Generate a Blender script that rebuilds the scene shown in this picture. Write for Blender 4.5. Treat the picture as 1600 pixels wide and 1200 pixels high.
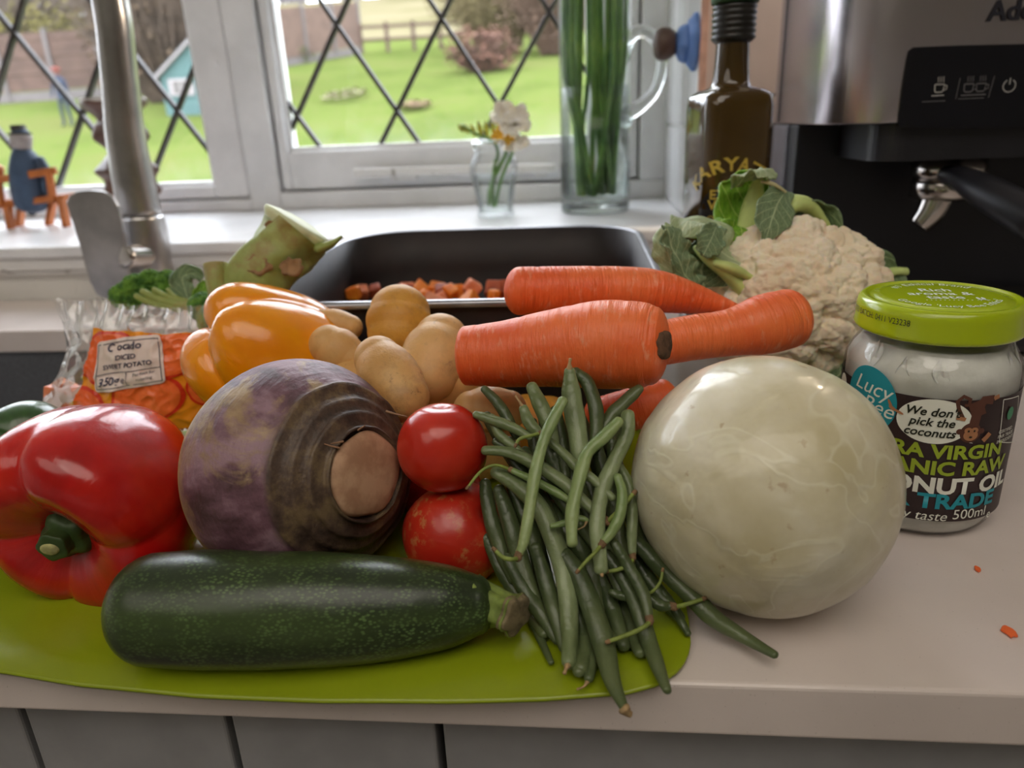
import bpy, bmesh, math, random
import numpy as np
from mathutils import Vector, Matrix, noise
from mathutils.noise import noise as pn, fractal, voronoi
from mathutils.geometry import tessellate_polygon
V3 = Vector
PI = math.pi
random.seed(7)
for o in list(bpy.data.objects): bpy.data.objects.remove(o)
S = bpy.context.scene

# ------------------------------------------------------------------ camera
YAW, PIT, ROL = math.radians(5.94), math.radians(19.93), math.radians(-2.55)
CAM = V3((0, -.2086, .1882)); F = 1142.0
FW = V3((-math.sin(YAW)*math.cos(PIT), math.cos(YAW)*math.cos(PIT), -math.sin(PIT)))
_r = V3((math.cos(YAW), math.sin(YAW), 0)); _u = _r.cross(FW)
RT = _r*math.cos(ROL) + _u*math.sin(ROL)
UP = -_r*math.sin(ROL) + _u*math.cos(ROL)
cd = bpy.data.cameras.new('camera'); cam = bpy.data.objects.new('camera', cd)
S.collection.objects.link(cam); S.camera = cam
cam.matrix_world = Matrix(((RT.x, UP.x, -FW.x, CAM.x), (RT.y, UP.y, -FW.y, CAM.y), (RT.z, UP.z, -FW.z, CAM.z), (0, 0, 0, 1)))
cd.sensor_width = 36; cd.lens = F/1600*36; cd.clip_start = .01; cd.clip_end = 500
cd.dof.use_dof = True; cd.dof.focus_distance = .31; cd.dof.aperture_fstop = 9.0

def at(px, py, z=None, Y=None, X=None, t=None):
    """A point of the place, in metres, from a pixel of the photograph and one known coordinate."""
    d = FW + RT*((px-800)/F) - UP*((py-600)/F)
    if z is not None: t = (z-CAM.z)/d.z
    elif Y is not None: t = (Y-CAM.y)/d.y
    elif X is not None: t = (X-CAM.x)/d.x
    return CAM + d*t

# ------------------------------------------------------------------ light
W = bpy.data.worlds.new('overcast_sky'); S.world = W; W.use_nodes = True
nt = W.node_tree; nt.nodes.clear()
wo = nt.nodes.new('ShaderNodeOutputWorld'); bg = nt.nodes.new('ShaderNodeBackground')
tc = nt.nodes.new('ShaderNodeTexCoord'); nz = nt.nodes.new('ShaderNodeTexNoise'); cr = nt.nodes.new('ShaderNodeValToRGB')
nz.inputs['Scale'].default_value = 2.2; nz.inputs['Detail'].default_value = 4
cr.color_ramp.elements[0].position = .3; cr.color_ramp.elements[0].color = (.78, .87, 1, 1)
cr.color_ramp.elements[1].position = .7; cr.color_ramp.elements[1].color = (.95, .97, 1, 1)
nt.links.new(tc.outputs['Generated'], nz.inputs['Vector']); nt.links.new(nz.outputs[0], cr.inputs[0])
nt.links.new(cr.outputs[0], bg.inputs[0]); nt.links.new(bg.outputs[0], wo.inputs[0])
bg.inputs[1].default_value = 2.8
S.view_settings.view_transform = 'Standard'; S.view_settings.look = 'None'
S.view_settings.gamma = 1; S.view_settings.use_curve_mapping = False
S.view_settings.exposure = 1.7

def area(name, loc, size, power, color, target):
    l = bpy.data.lights.new(name, 'AREA'); l.shape = 'DISK'; l.size = size; l.energy = power; l.color = color
    o = bpy.data.objects.new(name, l); S.collection.objects.link(o); o.location = loc
    o.rotation_euler = (V3(target)-V3(loc)).to_track_quat('-Z', 'Y').to_euler()
    return o
area('ceiling_fill_light', (.1, -.55, 1.44), 1.5, 4.2, (1, .91, .80), (.05, .0, 0))  # added warm fill disc under the ceiling; no lamp is seen there
area('ceiling_fill_light', (-.9, -.9, 1.44), 1.5, 2.4, (1, .91, .80), (-.6, 0, 0))  # second added fill disc, further left and weaker
_p = at(1568, 1024, z=0); _d = _p-CAM; _d.z = -_d.z; _lp = _p+_d*(.45/_d.z)
area('cabinet_lamp_light', _lp, .05, 1.1, (1, .80, .58), (.18, .10, 0))

# ------------------------------------------------------------------ helpers
def lin(r, g=None, b=None):
    if g is None: g = b = r
    f = lambda c: (c/255/12.92) if c <= 10 else ((c/255+.055)/1.055)**2.4
    return (f(r), f(g), f(b), 1)
def glin(r, g, b):
    c = lin(r, g, b); return (c[0]*.25, c[1]*.215, c[2]*.22, 1)
OFF = {}
def link(o, parent=None):
    S.collection.objects.link(o)
    if parent is not None: o.parent = parent
def tag(o, label=None, cat=None, group=None, kind=None):
    if label: o['label'] = label
    if cat: o['category'] = cat
    if group: o['group'] = group
    if kind: o['kind'] = kind
    return o
def thing(name, loc, label, cat, group=None, kind=None):
    o = bpy.data.objects.new(name, None); o.empty_display_size = .01
    loc = V3(loc); o.location = loc; link(o); OFF[o] = loc.copy()
    return tag(o, label, cat, group, kind)
def mk(name, verts, faces, mat, parent=None, smooth=True, sc=None, base=None):
    verts = [V3(v) for v in verts]
    if parent is not None: off = OFF[parent]
    else:
        if base is None:
            xs = [v.x for v in verts]; ys = [v.y for v in verts]
            base = V3(((min(xs)+max(xs))/2, (min(ys)+max(ys))/2, min(v.z for v in verts)))
        off = V3(base)
    me = bpy.data.meshes.new(name); me.from_pydata([v-off for v in verts], [], faces)
    bm = bmesh.new(); bm.from_mesh(me); bmesh.ops.recalc_face_normals(bm, faces=bm.faces); bm.to_mesh(me); bm.free()
    if smooth: me.polygons.foreach_set('use_smooth', [True]*len(me.polygons))
    if sc is not None:
        a = me.attributes.new('sc', 'FLOAT_VECTOR', 'POINT')
        a.data.foreach_set('vector', [c for p in sc for c in p])
    me.materials.append(mat)
    o = bpy.data.objects.new(name, me); link(o, parent)
    if parent is None: o.location = off
    OFF[o] = off.copy() if parent is None else OFF[parent].copy()
    return o
def join(*geos):
    v, f = [], []
    for g in geos:
        n = len(v); v += list(g[0]); f += [tuple(i+n for i in q) for q in g[1]]
    return v, f
def bev(o, w, seg=2):
    m = o.modifiers.new('bevel', 'BEVEL'); m.width = w; m.segments = seg; m.limit_method = 'ANGLE'; m.angle_limit = .6
    return o
def box(x0, x1, y0, y1, z0, z1):
    v = [(x, y, z) for z in (z0, z1) for y in (y0, y1) for x in (x0, x1)]
    return v, [(0, 2, 3, 1), (4, 5, 7, 6), (0, 1, 5, 4), (2, 6, 7, 3), (0, 4, 6, 2), (1, 3, 7, 5)]
def bar(p0, p1, w, h, upv=(0, 0, 1)):
    p0 = V3(p0); p1 = V3(p1); d = (p1-p0).normalized(); s = d.cross(V3(upv)).normalized(); u = s.cross(d)
    v = [p+s*a*w/2+u*b*h/2 for p in (p0, p1) for a, b in ((-1, -1), (1, -1), (1, 1), (-1, 1))]
    return v, [(0, 1, 2, 3), (7, 6, 5, 4), (0, 4, 5, 1), (1, 5, 6, 2), (2, 6, 7, 3), (3, 7, 4, 0)]
def prism(pts, dv):
    """pts: polygon in 3D, extruded by dv"""
    n = len(pts); pts = [V3(p) for p in pts]; dv = V3(dv)
    v = pts + [p+dv for p in pts]
    tr = [tuple(t) for t in tessellate_polygon([pts])]
    f = tr + [tuple(i+n for i in reversed(t)) for t in tr] + [(i, (i+1) % n, (i+1) % n+n, i+n) for i in range(n)]
    return v, f
def cr_(P, s):
    """Catmull-Rom through list of equal-length tuples, s in 0..1"""
    n = len(P)-1; x = min(max(s, 0), 1)*n; i = min(int(x), n-1); u = x-i
    p = [P[max(i-1, 0)], P[i], P[i+1], P[min(i+2, n)]]
    out = []
    for a, b, c, d in zip(*p):
        out.append(.5*((2*b)+(-a+c)*u+(2*a-5*b+4*c-d)*u*u+(-a+3*b-3*c+d)*u**3))
    return out
def loft_geo(path, rad, n=32, seg=20, fn=None, cap0=.6, cap1=.6, flat=1.0, up=(0, 0, 1), capn=5):
    P = [tuple(p) for p in path]; Rr = [(r,) if not isinstance(r, tuple) else r for r in rad]
    C = [V3(cr_(P, i/(n-1))) for i in range(n)]; Q = [cr_(Rr, i/(n-1))[0] for i in range(n)]
    T = [(C[min(i+1, n-1)]-C[max(i-1, 0)]).normalized() for i in range(n)]
    rings = []
    for k in range(capn, 0, -1):
        a = k/capn*PI/2*.985
        if cap0: rings.append((C[0]-T[0]*Q[0]*cap0*math.sin(a), T[0], Q[0]*math.cos(a)))
    for i in range(n): rings.append((C[i], T[i], Q[i]))
    for k in range(1, capn+1):
        a = k/capn*PI/2*.985
        if cap1: rings.append((C[-1]+T[-1]*Q[-1]*cap1*math.sin(a), T[-1], Q[-1]*math.cos(a)))
    side = rings[0][1].cross(V3(up)).normalized()
    v, sc = [], []; L = 0; N = len(rings)
    for i, (c, t, r) in enumerate(rings):
        if i: L += (c-rings[i-1][0]).length
        side = (side-t*side.dot(t)).normalized(); u = side.cross(t)
        for k in range(seg):
            a = 2*PI*k/seg; d = side*math.cos(a)+u*math.sin(a)*flat
            rr = r
            if fn: rr = r*fn(i/(N-1), a, c+d*r)
            v.append(c+d*rr); sc.append((L, math.cos(a)*r, math.sin(a)*r))
    f = [(i*seg+k, i*seg+(k+1) % seg, (i+1)*seg+(k+1) % seg, (i+1)*seg+k) for i in range(N-1) for k in range(seg)]
    f.append(tuple(range(seg-1, -1, -1))); f.append(tuple((N-1)*seg+k for k in range(seg)))
    return v, f, sc
def loft(name, path, rad, mat, parent=None, **k):
    g = loft_geo(path, rad, **k)
    return mk(name, g[0], g[1], mat, parent, sc=g[2])
def lathe_geo(prof, c, seg=48, axis=(0, 0, 1), fn=None):
    """prof: list of (radius, height)"""
    A = V3(axis).normalized(); ref = V3((1, 0, 0)) if abs(A.x) < .9 else V3((0, 1, 0))
    s = (ref-A*ref.dot(A)).normalized(); u = A.cross(s); c = V3(c)
    v, sc, rows = [], [], []
    for r, h in prof:
        if r < 1e-6:
            rows.append([len(v)]); v.append(c+A*h); sc.append((h, 0, 0)); continue
        row = []
        for k in range(seg):
            a = 2*PI*k/seg; rr = r*(fn(a, h) if fn else 1); row.append(len(v))
            v.append(c+A*h+(s*math.cos(a)+u*math.sin(a))*rr); sc.append((h, math.cos(a)*rr, math.sin(a)*rr))
        rows.append(row)
    f = []
    for a, b in zip(rows, rows[1:]):
        for k in range(seg):
            k2 = (k+1) % seg
            if len(a) == 1 and len(b) == 1: continue
            if len(a) == 1: f.append((a[0], b[k], b[k2]))
            elif len(b) == 1: f.append((a[k], b[0], a[k2]))
            else: f.append((a[k], b[k], b[k2], a[k2]))
    return v, f, sc
def lathe(name, prof, c, mat, parent=None, **k):
    g = lathe_geo(prof, c, **k)
    return mk(name, g[0], g[1], mat, parent, sc=g[2])
def dense(prof, n):
    return [tuple(cr_(prof, i/(n-1))) for i in range(n)]
def grid(nu, nv, fn):
    v = [fn(i/(nu-1), j/(nv-1)) for i in range(nu) for j in range(nv)]
    f = [(i*nv+j, (i+1)*nv+j, (i+1)*nv+j+1, i*nv+j+1) for i in range(nu-1) for j in range(nv-1)]
    return v, f
def solid(o, t, off=0):
    m = o.modifiers.new('solid', 'SOLIDIFY'); m.thickness = t; m.offset = off; return o
def sphere_dirs(sub):
    bm = bmesh.new(); bmesh.ops.create_icosphere(bm, subdivisions=sub, radius=1)
    v = [x.co.copy() for x in bm.verts]; f = [tuple(q.index for q in x.verts) for x in bm.faces]; bm.free()
    return v, f
# flat print: 2D meshes mapped onto a surface
TXT = {}
def text2d(s, size=1.0, bold=0, shear=0, align='CENTER', space=1.0):
    k = (s, bold, shear, align, space)
    if k not in TXT:
        c = bpy.data.curves.new('lettering', 'FONT'); c.body = s; c.size = 1; c.offset = bold; c.shear = shear
        c.align_x = align; c.space_character = space; c.resolution_u = 3
        o = bpy.data.objects.new('lettering', c); me = bpy.data.meshes.new_from_object(o)
        TXT[k] = ([tuple(v.co) for v in me.vertices], [tuple(p.vertices) for p in me.polygons])
        bpy.data.objects.remove(o); bpy.data.meshes.remove(me)
    v, f = TXT[k]
    return [(x*size, y*size) for x, y, z in v], f
def disc2d(rx, ry=None, n=40, c=(0, 0), rings=4, r0=0.0):
    ry = ry or rx; v = []; f = []
    for i in range(rings+1):
        q = r0+(1-r0)*i/rings
        for k in range(n):
            a = 2*PI*k/n; v.append((c[0]+rx*q*math.cos(a), c[1]+ry*q*math.sin(a)))
    for i in range(rings):
        for k in range(n): f.append((i*n+k, i*n+(k+1) % n, (i+1)*n+(k+1) % n, (i+1)*n+k))
    return v, f
def rect2d(x0, y0, x1, y1, nx=12, ny=6):
    v = [(x0+(x1-x0)*i/nx, y0+(y1-y0)*j/ny) for i in range(nx+1) for j in range(ny+1)]
    f = [(i*(ny+1)+j, (i+1)*(ny+1)+j, (i+1)*(ny+1)+j+1, i*(ny+1)+j+1) for i in range(nx) for j in range(ny)]
    return v, f
def rrect2d(x0, y0, x1, y1, r, n=10):
    """rounded rectangle filled as rows"""
    v, f = [], []; ys = [y0+r-r*math.cos(PI/2*i/4) for i in range(5)] + [y0+r+(y1-y0-2*r)*i/14 for i in range(1, 14)] + [y1-r+r*math.sin(PI/2*i/4) for i in range(5)]
    for y in ys:
        d = (y0+r-y) if y < y0+r else (y-(y1-r) if y > y1-r else 0)
        i0 = r-math.sqrt(max(0, r*r-d*d))
        for i in range(n+1): v.append((x0+i0+(x1-x0-2*i0)*i/n, y))
    for j in range(len(ys)-1):
        for i in range(n): f.append((j*(n+1)+i, j*(n+1)+i+1, (j+1)*(n+1)+i+1, (j+1)*(n+1)+i))
    return v, f
def stroke2d(pts, w):
    v, f = [], []
    P = [V3((p[0], p[1], 0)) for p in pts]
    for i, p in enumerate(P):
        t = (P[min(i+1, len(P)-1)]-P[max(i-1, 0)]).normalized(); n = V3((-t.y, t.x, 0))*w/2
        v += [(p+n)[:2], (p-n)[:2]]
    f = [(2*i, 2*i+1, 2*i+3, 2*i+2) for i in range(len(P)-1)]
    return v, f
def move2d(g, dx=0, dy=0, rot=0, sx=1, sy=1):
    c, s = math.cos(rot), math.sin(rot)
    return [(dx+(x*sx)*c-(y*sy)*s, dy+(x*sx)*s+(y*sy)*c) for x, y in g[0]], g[1]
def arc2d(g, R, a0=PI/2):
    """wrap text baseline round a circle of radius R (clockwise, top)"""
    return [((R+y)*math.cos(a0-x/R), (R+y)*math.sin(a0-x/R)) for x, y in g[0]], g[1]
def decal(name, g, fn, mat, parent, smooth=True):
    return mk(name, [fn(x, y) for x, y in g[0]], g[1], mat, parent, smooth=smooth)

# ------------------------------------------------------------------ node helper
class N:
    def __init__(s, name, rough=.5, **k):
        s.m = bpy.data.materials.new(name); s.m.use_nodes = True; s.t = s.m.node_tree
        s.b = s.t.nodes['Principled BSDF']; s.out = s.t.nodes['Material Output']
        s.b.inputs['Roughness'].default_value = rough
        for a, v in k.items(): s.b.inputs[a.replace('_', ' ')].default_value = v
    def new(s, typ): return s.t.nodes.new('ShaderNode'+typ)
    def put(s, sock, v):
        if isinstance(v, bpy.types.NodeSocket): s.t.links.new(v, sock)
        elif v is not None: sock.default_value = v
    def vec(s, kind='obj', scale=(1, 1, 1)):
        if kind == 'sc': n = s.new('Attribute'); n.attribute_name = 'sc'; o = n.outputs['Vector']
        else: n = s.new('TexCoord'); o = n.outputs['Object' if kind == 'obj' else 'Generated']
        if scale != (1, 1, 1):
            m = s.new('Mapping'); s.put(m.inputs[0], o); m.inputs['Scale'].default_value = scale; o = m.outputs[0]
        return o
    def noise(s, scale, vec=None, detail=4, rough=.55, dist=0):
        n = s.new('TexNoise'); s.put(n.inputs['Vector'], vec if vec else s.vec()); n.inputs['Scale'].default_value = scale
        n.inputs['Detail'].default_value = detail; n.inputs['Roughness'].default_value = rough; n.inputs['Distortion'].default_value = dist
        return n.outputs[0]
    def vor(s, scale, vec=None, feat='F1', out=0):
        n = s.new('TexVoronoi'); n.feature = feat; s.put(n.inputs['Vector'], vec if vec else s.vec()); n.inputs['Scale'].default_value = scale
        return n.outputs[out]
    def wave(s, scale, vec=None, dist=2, dir='X', detail=2):
        n = s.new('TexWave'); n.bands_direction = dir; s.put(n.inputs['Vector'], vec if vec else s.vec())
        n.inputs['Scale'].default_value = scale; n.inputs['Distortion'].default_value = dist; n.inputs['Detail'].default_value = detail
        return n.outputs['Fac']
    def ramp(s, fac, stops, interp='LINEAR'):
        n = s.new('ValToRGB'); s.put(n.inputs[0], fac); e = n.color_ramp.elements; n.color_ramp.interpolation = interp
        while len(e) < len(stops): e.new(.5)
        for q, (p, c) in zip(e, stops): q.position = p; q.color = c if len(c) == 4 else (*c, 1)
        return n.outputs[0]
    def mask(s, fac, a, b):
        return s.ramp(fac, [(a, (0, 0, 0, 1)), (b, (1, 1, 1, 1))] if a < b else [(b, (1, 1, 1, 1)), (a, (0, 0, 0, 1))])
    def mix(s, fac, a, b, mode='MIX'):
        n = s.new('Mix'); n.data_type = 'RGBA'; n.blend_type = mode
        s.put(n.inputs[0], fac); s.put(n.inputs[6], a); s.put(n.inputs[7], b); return n.outputs[2]
    def math(s, op, a, b=0.0):
        n = s.new('Math'); n.operation = op; s.put(n.inputs[0], a); s.put(n.inputs[1], b); return n.outputs[0]
    def xyz(s, v):
        n = s.new('SeparateXYZ'); s.put(n.inputs[0], v); return n.outputs
    def bump(s, h, strength=.3, dist=.001):
        n = s.new('Bump'); n.inputs['Strength'].default_value = strength; n.inputs['Distance'].default_value = dist
        s.put(n.inputs['Height'], h)
        if s.b.inputs['Normal'].links: s.put(n.inputs['Normal'], s.b.inputs['Normal'].links[0].from_socket)
        s.put(s.b.inputs['Normal'], n.outputs[0]); return s
    def col(s, c): s.put(s.b.inputs['Base Color'], c); return s
    def rgh(s, c): s.put(s.b.inputs['Roughness'], c); return s
def plain(name, c, rough=.5, var=.12, scale=60, bump=0, **k):
    n = N(name, rough, **k); d = tuple(x*(1-var) for x in c[:3])+(1,); l = tuple(min(1, x*(1+var)) for x in c[:3])+(1,)
    q = n.noise(scale); n.col(n.ramp(q, [(.38, d), (.62, l)]))
    if bump: n.bump(q, bump)
    return n.m
def thin_glass(name, tint=(1, 1, 1, 1), gl=.08, rough=.02, white_film=0, dscale=8, bump=0, edge=None):
    """thin clear sheet: clear transmission with a Fresnel reflection and optional whitish film"""
    n = N(name); t = n.t; t.nodes.remove(n.b)
    tr = n.new('BsdfTransparent'); tr.inputs[0].default_value = tint
    g = n.new('BsdfGlossy'); g.inputs['Roughness'].default_value = rough
    lw = n.new('LayerWeight'); lw.inputs['Blend'].default_value = .25
    fac = n.math('ADD', n.math('MULTIPLY', lw.outputs['Fresnel'], .6), gl)
    mx = n.new('MixShader'); n.put(mx.inputs[0], fac); n.put(mx.inputs[1], tr.outputs[0]); n.put(mx.inputs[2], g.outputs[0])
    last = mx.outputs[0]
    if bump:
        b = n.new('Bump'); b.inputs['Strength'].default_value = bump; b.inputs['Distance'].default_value = .002
        n.put(b.inputs['Height'], n.noise(dscale*6, detail=3)); n.put(g.inputs['Normal'], b.outputs[0]); n.put(lw.inputs['Normal'], b.outputs[0])
    if white_film:
        df = n.new('BsdfTranslucent'); df.inputs[0].default_value = (.85, .87, .85, 1)
        d2 = n.new('BsdfDiffuse'); d2.inputs[0].default_value = (.85, .87, .85, 1)
        ad = n.new('MixShader'); ad.inputs[0].default_value = .5; n.put(ad.inputs[1], df.outputs[0]); n.put(ad.inputs[2], d2.outputs[0])
        m2 = n.new('MixShader'); n.put(m2.inputs[0], n.math('MULTIPLY', n.mask(n.noise(dscale, detail=6), .35, .75), white_film) if edge is None else edge(n))
        n.put(m2.inputs[1], last); n.put(m2.inputs[2], ad.outputs[0]); last = m2.outputs[0]
    n.put(n.out.inputs[0], last)
    return n.m

# ================================================================== SETTING
m_quartz = N('pale_quartz', .22, Coat_Weight=.15)
_q = m_quartz.noise(900, detail=2); _q2 = m_quartz.noise(9)
m_quartz.col(m_quartz.mix(m_quartz.mask(_q, .70, .78), m_quartz.ramp(_q2, [(.38, lin(216, 204, 198)), (.62, lin(226, 214, 208))]), lin(186, 176, 168)))
m_quartz.bump(m_quartz.noise(500), .04); m_quartz = m_quartz.m
m_white = N('white_gloss_paint', .3); m_white.col(m_white.ramp(m_white.noise(14), [(.38, lin(222, 222, 224)), (.62, lin(234, 234, 236))])); m_white.bump(m_white.noise(60, m_white.vec(scale=(.2, 1, 1))), .12); m_white = m_white.m
m_worn = N('worn_white_paint', .45)
m_worn.col(m_worn.mix(m_worn.mask(m_worn.noise(55, detail=6), .6, .68), lin(222, 220, 218), lin(150, 142, 136))); m_worn.bump(m_worn.noise(80), .3); m_worn = m_worn.m
m_wall = plain('white_wall', lin(222, 220, 215), .7, .03, 20, .05)
m_taupe = plain('taupe_glazed_tile', lin(178, 166, 162), .3, .05, 12)
m_wtile = plain('white_glazed_tile', lin(228, 228, 230), .2, .02, 12)
m_grout = plain('grout', lin(170, 160, 152), .9)
m_trim = plain('peach_tile_trim', lin(220, 176, 156), .25)
m_grey = N('grey_painted_board', .45); m_grey.col(m_grey.ramp(m_grey.noise(30), [(.38, lin(150, 150, 152)), (.62, lin(160, 160, 162))])); m_grey.bump(m_grey.noise(90, m_grey.vec(scale=(1, 1, .1))), .15); m_grey = m_grey.m
m_dark = plain('dark_recess', lin(30, 31, 34), .8)
m_lead = N('dull_lead', .55, Metallic=.0); m_lead.col(m_lead.ramp(m_lead.noise(60), [(.38, lin(46, 42, 42)), (.65, lin(66, 60, 58)), (.8, lin(92, 66, 50))])); m_lead.bump(m_lead.noise(150), .3); m_lead = m_lead.m
m_sink = N('grey_composite', .5); m_sink.col(m_sink.ramp(m_sink.noise(700), [(.4, lin(74, 75, 79)), (.62, lin(98, 99, 103))])); m_sink = m_sink.m

CT, SILL, GY = .0233, .0683, .9625
SX = -.375    # right end of the sink opening
def structure(name, geo, mat, smooth=False, b=0, parent=None, kind='structure'):
    o = mk(name, geo[0], geo[1], mat, parent, smooth=smooth)
    if b: bev(o, b)
    if parent is None: tag(o, kind=kind)
    return o
# worktop with the sink cut out
def rr(x0, y0, x1, y1, r, n=6):
    P = []
    for cx, cy, a in ((x1-r, y0+r, -PI/2), (x1-r, y1-r, 0), (x0+r, y1-r, PI/2), (x0+r, y0+r, PI)):
        P += [(cx+r*math.cos(a+PI/2*i/n), cy+r*math.sin(a+PI/2*i/n)) for i in range(n+1)]
    return P
hole = rr(-1.15, .215, SX, .484, .03)
outer = [(-2.2, 0), (1.1, 0), (1.1, .63), (-2.2, .63)]
def plate_with_hole(outer, hole, z0, z1):
    vs = [V3((x, y, 0)) for x, y in outer] + [V3((x, y, 0)) for x, y in hole]
    tr = tessellate_polygon([[V3((x, y, 0)) for x, y in outer], [V3((x, y, 0)) for x, y in hole]])
    n = len(vs); v = [V3((p.x, p.y, z1)) for p in vs]+[V3((p.x, p.y, z0)) for p in vs]
    f = [tuple(t) for t in tr]+[tuple(i+n for i in reversed(t)) for t in tr]
    a = len(outer); f += [(i, (i+1) % a, (i+1) % a+n, i+n) for i in range(a)]
    b = len(hole); f += [(a+i, a+(i+1) % b, a+(i+1) % b+n, a+i+n) for i in range(b)]
    return v, f
o = mk('worktop', *plate_with_hole(outer, hole, -CT, 0), m_quartz, smooth=False)
bev(o, .0018, 3); tag(o, 'pale beige quartz worktop under all the vegetables', 'worktop')
# sink bowl
hs = rr(-1.155, .21, SX+.005, .489, .034); hb = rr(-1.14, .225, SX-.01, .474, .03)
v = [(x, y, -CT-.0002) for x, y in hs]+[(x, y, -.19) for x, y in hb]; n = len(hs)
f = [(i, (i+1) % n, (i+1) % n+n, i+n) for i in range(n)]+[tuple(range(n, 2*n))]
t_ = thing('kitchen_sink', (-.76, .35, -.19), 'dark grey composite sink bowl sunk in the worktop at left', 'sink')
o = mk('bowl', v, f, m_sink, t_, smooth=False); solid(o, .004, 1)
lathe('drain', [(0, .002), (.02, .002), (.03, .004), (.033, 0)], (-.76, .35, -.189), plain('drain_steel', lin(150, 150, 152), .3, Metallic=1), t_)
# base cabinets below
def board_x(px): return at(px, 1160, Y=.018).x
gx = [board_x(20)-.086*k for k in (5, 4, 3, 2, 1)] + [board_x(50), board_x(364), board_x(688)]
c1 = thing('base_cabinet', (-.3, .02, -.9), 'grey cabinet front of grooved vertical boards under the worktop', 'cabinet')
mk('carcass', *box(gx[0], gx[-1], .034, .6, -.8, -.2), m_dark, c1, smooth=False)
for a, b in zip(gx, gx[1:]):
    bev(mk('board', *box(a+.0016, b-.0016, .018, .034, -.8, -CT-.002), m_grey, c1, smooth=False), .0012)
c2 = thing('base_cabinet', (.4, .02, -.9), 'plain grey cabinet front under the right half of the worktop', 'cabinet')
mk('carcass', *box(gx[-1], .9, .034, .6, -.8, -.2), m_dark, c2, smooth=False)
bev(mk('door', *box(gx[-1]+.0016, .9, .018, .034, -.8, -CT-.002), m_grey, c2, smooth=False), .0012)
# room shell
structure('floor', box(-2.2, 2.4, -3, .63, -.92, -.9), plain('floor_vinyl', lin(150, 140, 128), .5))
structure('ceiling', box(-2.2, 2.4, -3, 1.05, 1.5, 1.54), m_wall)
structure('wall_front', box(-2.2, 2.4, -3.05, -3, -.9, 1.5), m_wall)
structure('wall_left', box(-2.25, -2.2, -3, 1.05, -.9, 1.5), m_wall)
structure('wall_right', box(2.4, 2.45, -3, .63, -.9, 1.5), m_wall)
RX = .1235; LX = -1.95; WT = 1.02    # window recess: right, left, top
wb = structure('wall_back', join(box(-2.2, RX, .631, .645, -.9, SILL-.014), box(RX, 2.4, .634, .66, -.9, 1.5), box(-2.2, LX, .631, .66, SILL-.014, 1.5),
    box(LX, RX, .631, .66, WT, 1.5), box(RX+.003, RX+.03, .634, 1.0, SILL-.05, WT+.02), box(LX-.03, LX, .66, 1.0, SILL-.05, WT+.02), box(LX, RX, .66, 1.0, WT, WT+.03)), m_wall)
def tiles(parent, o, du, dv, nrm, nu, nv, su, sv, mat, th=.004, gap=.0012, jitter=.0):
    me = None
    for i in range(nu):
        for j in range(nv):
            p = V3(o)+V3(du)*i*su+V3(dv)*j*sv
            q = [p+V3(du)*gap+V3(dv)*gap, p+V3(du)*(su-gap)+V3(dv)*gap, p+V3(du)*(su-gap)+V3(dv)*(sv-gap), p+V3(du)*gap+V3(dv)*(sv-gap)]
            if me is None:
                ob = bev(mk('tile', *prism(q, V3(nrm)*th), mat, parent, smooth=False), .0008); me = ob.data; first = p.copy()
            else:
                ob2 = ob.copy(); S.collection.objects.link(ob2); ob2.parent = parent; ob2.location = ob.location+(p-first)
tiles(wb, (RX+.004, .634, -.0), (1, 0, 0), (0, 0, 1), (0, -1, 0), 8, 5, .1, .1, m_taupe)
tiles(wb, (RX+.003, .638, SILL), (0, 1, 0), (0, 0, 1), (-1, 0, 0), 3, 4, .103, .103, m_wtile)
structure('trim_1', prism([(RX-.001, .6285, .002), (RX+.0055, .6265, .002), (RX+.0055, .6365, .002), (RX-.001, .6365, .002)], (0, 0, 1.0)), m_trim)
# sill with its moulding
structure('window_sill', join(box(-2.19, RX+.002, .612, 1.02, SILL-.014, SILL)), m_white, b=.003)
structure('trim_2', join(box(-2.19, RX-.001, .618, .631, SILL-.030, SILL-.0142), box(-2.19, RX-.001, .622, .631, SILL-.036, SILL-.0302)), m_worn, b=.002)

# ------------------------------------------------------------------ window
mk_w = m_white
px_ = lambda px, py, Y=.9625: at(px, py, Y=Y)
xl = px_(294, 0).x; xr = px_(424, 0).x          # glass edges either side of the post
xR = px_(922, 180).x; zb = (px_(455, 234).z+px_(870, 222).z)/2; zl = px_(300, 290).z
win1 = thing('window_1', (-.7, .95, SILL), None, None, kind='structure')
win2 = thing('window_2', (-.2, .95, SILL), None, None, kind='structure')
FT = .99
xp0, xp1 = px_(347, 5, .945).x, px_(398, 5, .945).x       # fixed post
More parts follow.
